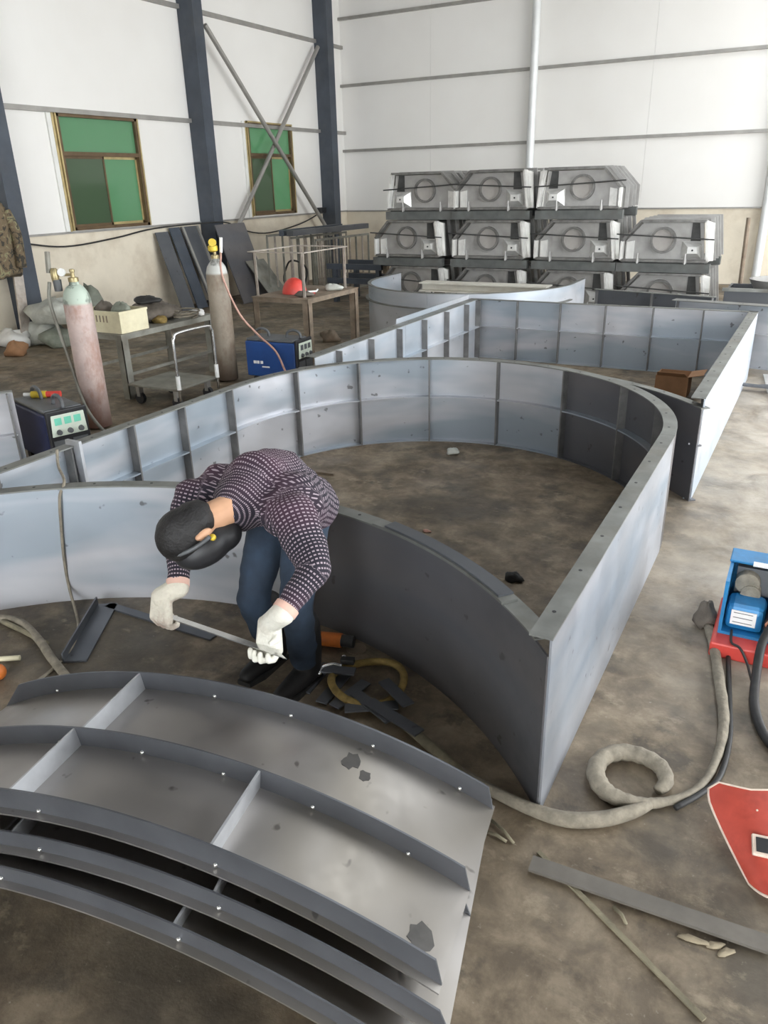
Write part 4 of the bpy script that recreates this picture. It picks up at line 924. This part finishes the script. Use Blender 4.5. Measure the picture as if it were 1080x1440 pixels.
# red hand shield
def shield():
    t = thing('welding_shield', 'red hand-held welding shield with a dark viewing window, at the right edge', 'welding mask', (.17, 2.3, 0))
    # local: s across the shield, l along it; bent about its long axis, resting on the floor tilted to the camera
    c0 = Vector((.195, 2.245, .055)); ax = Vector((.985, .17, .0)).normalized(); up_l = Vector((-.16, .94, .34)).normalized(); nrm = ax.cross(up_l).normalized()
    outl = []
    Wt, Lh = .195, .195
    ln = [(-1.0, .235), (-.9, .262), (-.82, .268), (-.6, .245), (-.3, .232), (0, .25), (.3, .285), (.6, .245), (.82, .268), (.9, .262), (1.0, .235)]
    rows = []
    for i in range(13):
        t_ = i/12
        wdt = Wt*(1-.0*t_) if t_ < .12 else Wt*(1-.62*((t_-.12)/.88)**1.15)
        row = []
        for j in range(13):
            s_ = -1+2*j/12
            topv = .70*np.interp(s_, [p[0] for p in ln], [p[1] for p in ln])
            botv = -Lh*1.0*(1-.28*abs(s_)**2.5)
            l = topv+(botv-topv)*t_
            row.append(c0+ax*(s_*wdt)+up_l*l+nrm*(.055*(1-s_*s_)*1.0))
        rows.append(row)
    def sheet(rows, off0, off1):
        m = MB(); n = len(rows[0]); k = len(rows); vs = []
        for off in (off0, off1):
            for r in rows:
                for p in r: vs.append(p+nrm*off)
        fs = []
        for i in range(k-1):
            for j in range(n-1):
                a_ = i*n+j; fs.append((a_, a_+1, a_+n+1, a_+n)); b_ = k*n+a_; fs.append((b_, b_+n, b_+n+1, b_+1))
        edge = [j for j in range(n)]+[i*n+n-1 for i in range(1, k)]+[(k-1)*n+j for j in range(n-2, -1, -1)]+[i*n for i in range(k-2, 0, -1)]
        for a_, b_ in zip(edge, edge[1:]+edge[:1]): fs.append((a_, k*n+a_, k*n+b_, b_))
        return m.add(vs, fs)
    sheet(rows, 0, .004).build('face_plate', 'red_mask', t, smooth='auto')
    per = rows[0][:] + [r[-1] for r in rows[1:]] + rows[-1][-2::-1] + [r[0] for r in rows[-2:0:-1]]
    MB().tube([p+nrm*.002 for p in per+per[:1]], .0045, 6).build('rim', 'mask_rim', t, smooth=True)
    wc = c0+up_l*-.035+nrm*.052
    MB().obox(wc+nrm*.008, ax*.072, up_l*.036, nrm*.006).build('window_frame', 'mask_rim', t, bevel=.004)
    MB().obox(wc+nrm*.014, ax*.060, up_l*.024, nrm*.003).build('window', 'black', t)
    for s_, l in ((-.05, .09), (.0, .085), (-.02, .07), (.03, .10), (.01, .045)):
        MB().sphere(c0+ax*s_+up_l*l+nrm*.054, .004, 8, 5).build('rivet', 'mask_rim', t)
shield()
# flat bar, rod and scraps
def flat(name, label, p, q, wd, th, mat, z=0.0, cat='steel bar', z2=None):
    p, q = Vector(p), Vector(q); p.z = z+th/2; q.z = (z if z2 is None else z2)+th/2
    o = MB().bar(p, q, wd, th).build(name, mat); return tag(o, label, cat)
flat('thin_rod', 'thin rusty strip crossing under the flat bar, at the bottom right', G(757, 1200), G(990, 1436), .016, .008, 'hose_olive', z=.002)
flat('flat_bar', 'long dark flat bar lying on the floor at the bottom right', G(746, 1219), G(1090, 1338), .062, .010, 'bar_brown', z=.012)
for k, (px, py, l, rz, lab) in enumerate(((975, 1322, .05, .1, 'pale chip of slag below the flat bar, leftmost of three'), (1005, 1330, .03, .5, 'pale chip of slag below the flat bar, middle of three'), (1020, 1340, .03, .7, 'pale chip of slag below the flat bar, rightmost of three'))):
    o = lump('slag_chip', lab, 'chip', G(px, py), (l, .012, .006), 'slag', 90+k, 10, 6); o.rotation_euler.z = rz
for k, (a_, b_, lab) in enumerate((((690, 1155), (722, 1188), 'olive wire end beside the pile of arched panels, upper one'), ((680, 1170), (712, 1186), 'olive wire end beside the pile of arched panels, lower one'), ((862, 1278), (880, 1302), 'short dark wire offcut below the flat bar'))):
    p, q = G(*a_), G(*b_); p.z = q.z = .008; tag(MB().tube([p, (p+q)/2+Vector((.006, .004, .002)), q], .006, 6).build('wire_offcut', 'hose_olive', smooth=True), lab, 'wire')
# hoop of hose, clamp, orange grinder and scrap bars between worker and curved wall
hc = Vector((-1.47, 2.48, .03))
hp = [hc+Vector((.165*math.cos(a), .165*math.sin(a), .015*math.sin(2*a)+.006)) for a in [i/30*2*math.pi for i in range(31)]]
tag(MB().tube(hp, .018, 8).build('hose_hoop', 'yellow_wrap', smooth=True), 'ochre hose looped in a ring on the floor right of the worker', 'hose')
cl = thing('ground_clamp', 'small shiny clamp lying on the hose ring right of the worker', 'clamp', (-1.66, 2.52, .05))
MB().tube(smooth_path([(-1.62, 2.50, .055), (-1.66, 2.49, .06), (-1.69, 2.45, .06), (-1.68, 2.40, .055)], 5), .010, 8).build('jaw', 'bright', cl, smooth=True); MB().obox((-1.61, 2.54, .065), (.03, .01, 0), (-.005, .015, 0), (0, 0, .012)).build('body', 'mould_dark', cl); MB().sphere((-1.64, 2.555, .065), .012).build('screw', 'bright', cl, smooth=True)
og = thing('angle_grinder', 'orange angle grinder on the floor behind the worker', 'grinder', (-1.80, 2.66, 0))
MB().tube([(-1.88, 2.66, .045), (-1.74, 2.70, .045)], .036, 12).build('motor_body', 'orange', og, smooth='auto'); MB().tube([(-1.74, 2.70, .045), (-1.68, 2.715, .045)], .030, 12).build('gear_head', 'mould_dark', og, smooth='auto'); MB().lathe((-1.67, 2.72, .004), [(.05, 0), (.05, .004)], 18).build('disc', 'rust', og)
sb = [((428, 975), (462, 935)), ((452, 992), (488, 950)), ((470, 1000), (515, 965)), ((485, 1005), (560, 1000)), ((500, 985), (550, 1025)), ((520, 1000), (590, 1045)), ((445, 955), (500, 960)), ((540, 975), (575, 1010))]
names = ['leftmost, beside the worker boot', 'second from the worker boot', 'third from the worker boot', 'lying crosswise nearest the panel pile', 'sloping down towards the panel pile', 'rightmost and longest', 'lying crosswise at the back', 'short one at the right end']
for k, (a_, b_) in enumerate(sb):
    o = flat('scrap_bar', 'dark scrap strip in the heap behind the pile, ' + names[k], G(*a_), G(*b_), .055, .008, 'steel_dark', z=.002+.009*k); o['group'] = 'scrap strips behind the panel pile'
hp = [G(560, 1010, .02), G(600, 1045, .02), G(640, 1080, .02), G(665, 1110, .02)]
tag(MB().tube(smooth_path(hp, 5), .022, 8).build('hose_end', 'hose_olive', smooth=True), 'olive hose end running beside the scrap strips towards the corner', 'hose')
# left floor: angle frame, hoses, cable
af = thing('floor_angle', 'dark steel angle frame lying on the floor left of the worker', 'angle frame', G(130, 890))
m = MB(); p, q = G(152, 851), G(106, 932); m.bar(p+Vector((0, 0, .006)), q+Vector((0, 0, .006)), .11, .010); m.build('long_leg', 'steel_dark', af)
m = MB(); d_ = (q-p).normalized(); off = Vector((-d_.y, d_.x, 0))*-.055; m.bar(p+off+Vector((0, 0, .03)), q+off+Vector((0, 0, .03)), .008, .05); m.build('upright_leg', 'steel_dark', af)
m = MB(); m.bar(G(152, 851, .006), G(300, 897, .006), .05, .01); m.build('cross_leg', 'steel_dark', af)
hp = [(-3.60, 2.02, .02)]+[G(px, py, .02) for px, py in ((0, 870), (30, 876), (55, 900), (72, 925), (92, 950))]
tag(MB().tube(smooth_path(hp, 5), .022, 8).build('gas_hose', 'khaki', smooth=True), 'dusty thick hose on the floor at the left edge, outer of two', 'hose')
hp = [G(px, py, .02) for px, py in ((4, 874), (38, 890), (66, 906))]
tag(MB().tube(smooth_path(hp, 5), .014, 8).build('gas_hose', 'hose_olive', smooth=True), 'thinner dusty hose beside the thick one at the left edge', 'hose')
def on_arc(px, py, r):
    d = ray(px, py); ox, oy = -cxA, -cyA; A_ = d.x**2+d.y**2; B_ = ox*d.x+oy*d.y; C_ = ox*ox+oy*oy-r*r; t = (-B_+math.sqrt(B_*B_-A_*C_))/A_
    return Vector((d.x*t, d.y*t, CAM_H+d.z*t))
hp = [WX(80, 632, -3.585), WX(82, 655, -3.58), G(83, 683, hA+.012)+Vector((-.03, .06, 0))] + [on_arc(px, py, rA-.016) for px, py in ((84, 699), (86, 740), (90, 785), (97, 825))] + [G(107, 862, .012), G(110, 885, .012), G(100, 912, .012), G(75, 940, .012), G(52, 958, .012)]
tag(MB().tube(smooth_path(hp, 6), .008, 7).build('power_cable', 'khaki', smooth=True), 'thin cable hanging over the curved wall left of the worker', 'cable')
o = MB().tube([G(-5, 927, .015), G(28, 925, .015)], .013, 10).build('short_pipe', 'cream', smooth='auto'); tag(o, 'short pale pipe stub on the floor at the left edge', 'pipe')
o = MB().sphere(G(-2, 945, .04), (.035, .035, .04)).build('orange_cap', 'orange', smooth=True); tag(o, 'orange cap on the floor at the left edge', 'cap')
flat('rod_on_floor', 'dark rod lying inside the horseshoe casing beyond the worker', G(420, 663), G(470, 669), .02, .02, 'rust', z=0, cat='rod')
lump('debris', 'dark scrap piece inside the horseshoe casing near the curved wall', 'scrap', G(722, 816), (.05, .04, .03), 'rubber', 99)
lump('debris', 'small pale scrap inside the horseshoe casing near its back', 'scrap', G(637, 638), (.05, .05, .03), 'bag', 98)
lump('debris', 'tiny pinkish scrap inside the horseshoe casing behind the curved wall', 'scrap', G(600, 748), (.03, .015, .01), 'pink_hose', 97)

# ================================================================== THE WORKER
def fuse(mb, name, mat, parent, voxel=.012, smooth_it=6, disp=0.0):
    """voxel-fuse overlapping solids into one continuous skin"""
    tmp = mb.build('tmp', mat, parent)
    r = tmp.modifiers.new('r', 'REMESH'); r.mode = 'VOXEL'; r.voxel_size = voxel
    s_ = tmp.modifiers.new('s', 'SMOOTH'); s_.iterations = smooth_it; s_.factor = .5
    if disp:
        tx = bpy.data.textures.new('cloth_folds', 'CLOUDS'); tx.noise_scale = .075; tx.noise_depth = 1
        d = tmp.modifiers.new('d', 'DISPLACE'); d.texture = tx; d.strength = disp; d.mid_level = .5
    dg = bpy.context.evaluated_depsgraph_get(); me = bpy.data.meshes.new_from_object(tmp.evaluated_get(dg))
    old = tmp.data; bpy.data.objects.remove(tmp); bpy.data.meshes.remove(old)
    me.materials.clear(); me.materials.append(M[mat])
    for p in me.polygons: p.use_smooth = True
    o = bpy.data.objects.new(name, me); COL.objects.link(o); o.parent = parent; return o
def cap(mb, pts, rs, n=14):
    P = [Vector(p) for p in pts]
    for p, r in zip(P, rs): mb.sphere(p, r, n, 10)
    for i in range(len(P)-1): mb.tube([P[i], P[i+1]], 0, n, rs=[rs[i], rs[i+1]])
    return mb
J = dict(head=Vector((-1.872, 1.945, .925)), neck=Vector((-1.800, 2.065, .985)),
         shR=WY(271, 700, 2.14), shL=WY(412, 726, 2.14), elL=WY(443, 800, 2.02), wrL=WY(398, 862, 1.86),
         elR=WY(252, 772, 2.03), wrR=WY(250, 826, 1.93),
         hipR=Vector((-1.950, 2.52, .785)), hipL=Vector((-1.765, 2.52, .795)),
         kneeR=WY(356, 842, 2.34), kneeL=WY(416, 850, 2.30), ankR=Vector((-1.97, 2.44, .10)), ankL=Vector((-1.74, 2.38, .10)))
grR = WY(236, 866, 1.905); grL = WY(370, 912, 1.84)
wk = thing('person', 'worker in a patterned jersey, jeans and white gloves, bending over to hold a metal strip', 'person', (-1.78, 2.40, 0))
pel = (J['hipR']+J['hipL'])/2; shc = (J['shR']+J['shL'])/2
# jersey: torso and sleeves
spine = [pel+Vector((0, .02, .09)), pel.lerp(shc, .35)+Vector((0, .03, .115)), pel.lerp(shc, .7)+Vector((0, .02, .085)), shc+Vector((0, .02, .018))]
chains = []
def chain(pts, rs): chains.append((pts, rs)); return pts, rs
chain(spine, [.130, .140, .148, .118])
armR = chain([J['shR'], J['shR'].lerp(J['elR'], .5), J['elR'], J['elR'].lerp(J['wrR'], .5), J['wrR'].lerp(J['elR'], .12)], [.082, .068, .057, .049, .042])
armL = chain([J['shL'], J['shL'].lerp(J['elL'], .5), J['elL'], J['elL'].lerp(J['wrL'], .5), J['wrL'].lerp(J['elL'], .12)], [.090, .076, .064, .053, .044])
m = MB()
for p_, r_ in chains: cap(m, p_, r_)
for a_, b_ in ((J['shR'], J['hipR']), (J['shL'], J['hipL'])):
    cap(m, [a_.lerp(shc, .22)+Vector((0, .02, -.01)), a_.lerp(b_, .33).lerp(spine[2], .15)+Vector((0, 0, .03)), a_.lerp(b_, .7).lerp(spine[1], .08)+Vector((0, 0, .04)), b_+Vector((0, .0, .035))], [.092, .125, .130, .135])
cap(m, [J['neck'].lerp(shc, .55), J['neck'].lerp(shc, .15)], [.085, .066])
jer = fuse(m, 'jersey', 'shirt', wk, .011, 8, .022)
# knit rows follow each sleeve and the back: store (length, girth) per vertex
def weave(o, chains):
    me = o.data; wl_ = wloc(o); at = me.attributes.new('weave', 'FLOAT_VECTOR', 'POINT')
    segs = []
    for ci, (pts, rs) in enumerate(chains):
        acc = 0
        for i in range(len(pts)-1):
            segs.append((ci, Vector(pts[i]), Vector(pts[i+1]), rs[i], rs[i+1], acc)); acc += (Vector(pts[i+1])-Vector(pts[i])).length
    for v in me.vertices:
        p = v.co+wl_; best = None
        for ci, a_, b_, r0, r1, acc in segs:
            d = b_-a_; t = max(0, min(1, (p-a_).dot(d)/d.length_squared)); q = a_+d*t; dist = (p-q).length-(r0+(r1-r0)*t)-(.05 if ci == 0 else 0)
            if best is None or dist < best[0]: best = (dist, ci, a_, d, acc+(p-a_).dot(d)/d.length, (r0+r1)/2, q)
        _, ci, a_, d, ln_, rr, q = best
        dn = d.normalized(); x_ = (Vector((0, 0, 1)) if abs(dn.z) < .8 else Vector((1, 0, 0))); x_ = (x_-dn*x_.dot(dn)).normalized(); y_ = dn.cross(x_); e = p-q
        at.data[v.index].vector = (ln_+.3*ci, math.atan2(e.dot(y_), e.dot(x_))*(.15 if ci == 0 else .06), 0)
weave(jer, chains)
# jeans
m = MB(); cap(m, [J['hipR']+Vector((0, .02, .02)), J['hipL']+Vector((0, .02, .02))], [.118, .118])
for a_, b_, c_ in (('hipR', 'kneeR', 'ankR'), ('hipL', 'kneeL', 'ankL')):
    A_, B_, C_ = J[a_], J[b_], J[c_]; cap(m, [A_, A_.lerp(B_, .5), B_, B_.lerp(C_, .45), C_+Vector((0, 0, .04))], [.105, .092, .074, .070, .064])
fuse(m, 'jeans', 'jeans', wk, .012, 6, .016)
for a_ in ('ankR', 'ankL'):
    m = MB(); A_ = J[a_]; cap(m, [A_+Vector((0, .0, .21)), A_+Vector((0, .02, .06)), A_+Vector((0, .03, -.04)), A_+Vector((-.01, -.09, -.058)), A_+Vector((-.02, -.17, -.066))], [.084, .072, .058, .048, .038]); b_ = fuse(m, 'boot', 'boot', wk, .010, 4)
    so = MB(); so.prism([A_+Vector((dx, dy, -.10)) for dx, dy in ((-.045, .075), (.045, .075), (.045, -.12), (.02, -.205), (-.05, -.205), (-.06, -.10))], (0, 0, .022)); so.build('sole', 'rubber', b_)
# head, neck and ears: one skin
u_ = (J['head']-J['neck']).normalized(); f_ = (Vector((-.10, -.18, -1)) - u_*u_.dot(Vector((-.10, -.18, -1)))).normalized(); s_ = u_.cross(f_).normalized()
hc_ = J['head']
def hp_(su, sf, ss): return hc_+u_*su+f_*sf+s_*ss
def ell(mb, c, ru, rf, rs, n=20, k=14):
    base = len(mb.v); mb.sphere((0, 0, 0), 1, n, k)
    for i in range(base, len(mb.v)):
        x, y, z = mb.v[i]; mb.v[i] = tuple(Vector(c)+u_*(z*ru)+f_*(x*rf)+s_*(y*rs))
    return mb
m = MB(); ell(m, hp_(.02, 0, 0), .112, .098, .080); ell(m, hp_(-.055, .035, 0), .070, .062, .058)
cap(m, [hp_(-.03, -.02, 0), J['neck'], J['neck'].lerp(shc, .5)], [.060, .058, .062])
cap(m, [hp_(.01, .096, 0), hp_(-.022, .114, 0)], [.012, .015], 10)                      # nose
for q in (-1, 1):
    ell(m, hp_(-.012, -.012, q*.080), .034, .020, .012, 12, 8); cap(m, [hp_(-.03, -.008, q*.080), hp_(.015, -.018, q*.088)], [.010, .012], 8)   # ears
    cap(m, [hp_(.018, .082, q*.018), hp_(.020, .076, q*.050)], [.012, .010], 8)          # brow
cap(m, [hp_(-.10, .070, -.012), hp_(-.10, .070, .012)], [.020, .020], 10)               # chin
fuse(m, 'head', 'skin', wk, .006, 3)
for q in (-1, 1):
    e = MB().sphere(hp_(.002, .082, q*.033), .012, 10, 8).build('eye', 'eye', wk, smooth=True); MB().sphere(hp_(.002, .092, q*.033), .0055, 8, 6).build('pupil', 'black', e, smooth=True)
MB().tube([hp_(-.062, .090, -.026), hp_(-.062, .097, 0), hp_(-.062, .090, .026)], .006, 8).build('mouth', 'lips', wk, smooth=True)
m = MB(); ell(m, hp_(.040, -.018, 0), .112, .105, .092); ell(m, hp_(-.012, -.040, 0), .085, .075, .083)
fuse(m, 'hair', 'hair', wk, .008, 2, .012)
m = MB(); ell(m, hp_(.000, .062, 0), .128, .080, .104); ell(m, hp_(-.075, .075, 0), .075, .062, .085)
hd = fuse(m, 'face_hood', 'black', wk, .008, 4)
band = [hp_(.128*math.cos(a), -.002+.012*math.cos(a), .106*math.sin(a)) for a in [-1.75+3.5*k/20 for k in range(21)]]
MB().tube(band, .008, 8).build('hood_band', 'dgrey', hd, smooth=True)
MB().sphere(hp_(-.030, .012, (1 if (s_.dot(_R) > 0) else -1)*.092), .013, 10, 8).build('ear_plug', 'yellow', wk, smooth=True)
# gloved hands closed round the strip
axis = (grL-grR).normalized()
def glove(wr, el, gr, mat, flip, name='glove', K=1.15):
    m = MB(); d = gr-wr; d = (d-axis*d.dot(axis)).normalized(); n_ = axis.cross(d)*flip; n_.normalize(); sd = axis
    pc = gr - n_*.028*K - d*.030*K; root = pc-d*.045*K; sd = sd*K; d = d*K; n_ = n_*K
    cap(m, [wr, wr.lerp(root, .6), root], [.045, .041, .040], 12)
    for k in range(-2, 3): cap(m, [root+sd*(.013*k), pc+sd*(.019*k)+d*.035], [.022, .019], 10)
    ln = [.88, 1.0, .95, .76]
    for k in range(4):
        k0 = pc+sd*((k-1.5)*.0235)+d*.042; L_ = ln[k]
        p1 = k0+(d*.62+n_*.55)*.040*L_; p2 = p1+(n_*1.0-d*.15)*.030*L_; p3 = p2+(-d*.95+n_*.15)*.026*L_
        cap(m, [k0, p1, p2, p3], [.0135, .0130, .0120, .0105], 10)
    th = root+sd*(.030*-flip)+d*.012; t1 = th+(sd*-flip*.55+d*.65+n_*.45).normalized()*.036; t2 = t1+(d*.45+n_*.75+sd*flip*.25).normalized()*.030
    cap(m, [th, t1, t2], [.018, .0145, .0115], 10)
    g = fuse(m, name, mat, wk, .0045, 3)
    fa = (el-wr).normalized(); MB().tube([wr+fa*.030, wr+fa*.004], .046, 16).build('cuff', 'cuff', g, smooth='auto')
glove(J['wrR'], J['elR'], grR, 'glove_dirty', 1); glove(J['wrL'], J['elL'], grL, 'glove', -1)
ms = thing('metal_strip', 'thin bright metal strip held in both gloved hands of the worker', 'metal strip', grR)
m = MB(); m.bar(grR-axis*.055, grL+axis*.055, .026, .005, up=(0, 0, 1)); m.build('blade', 'bright', ms)
q0 = grL+axis*.055; sd_ = axis.cross(Vector((0, 0, 1))).normalized(); m = MB(); m.prism([q0-sd_*.014, q0+axis*.075+sd_*.016, q0+sd_*.014], (0, 0, .004)); m.build('pointed_tip', 'bright', ms)
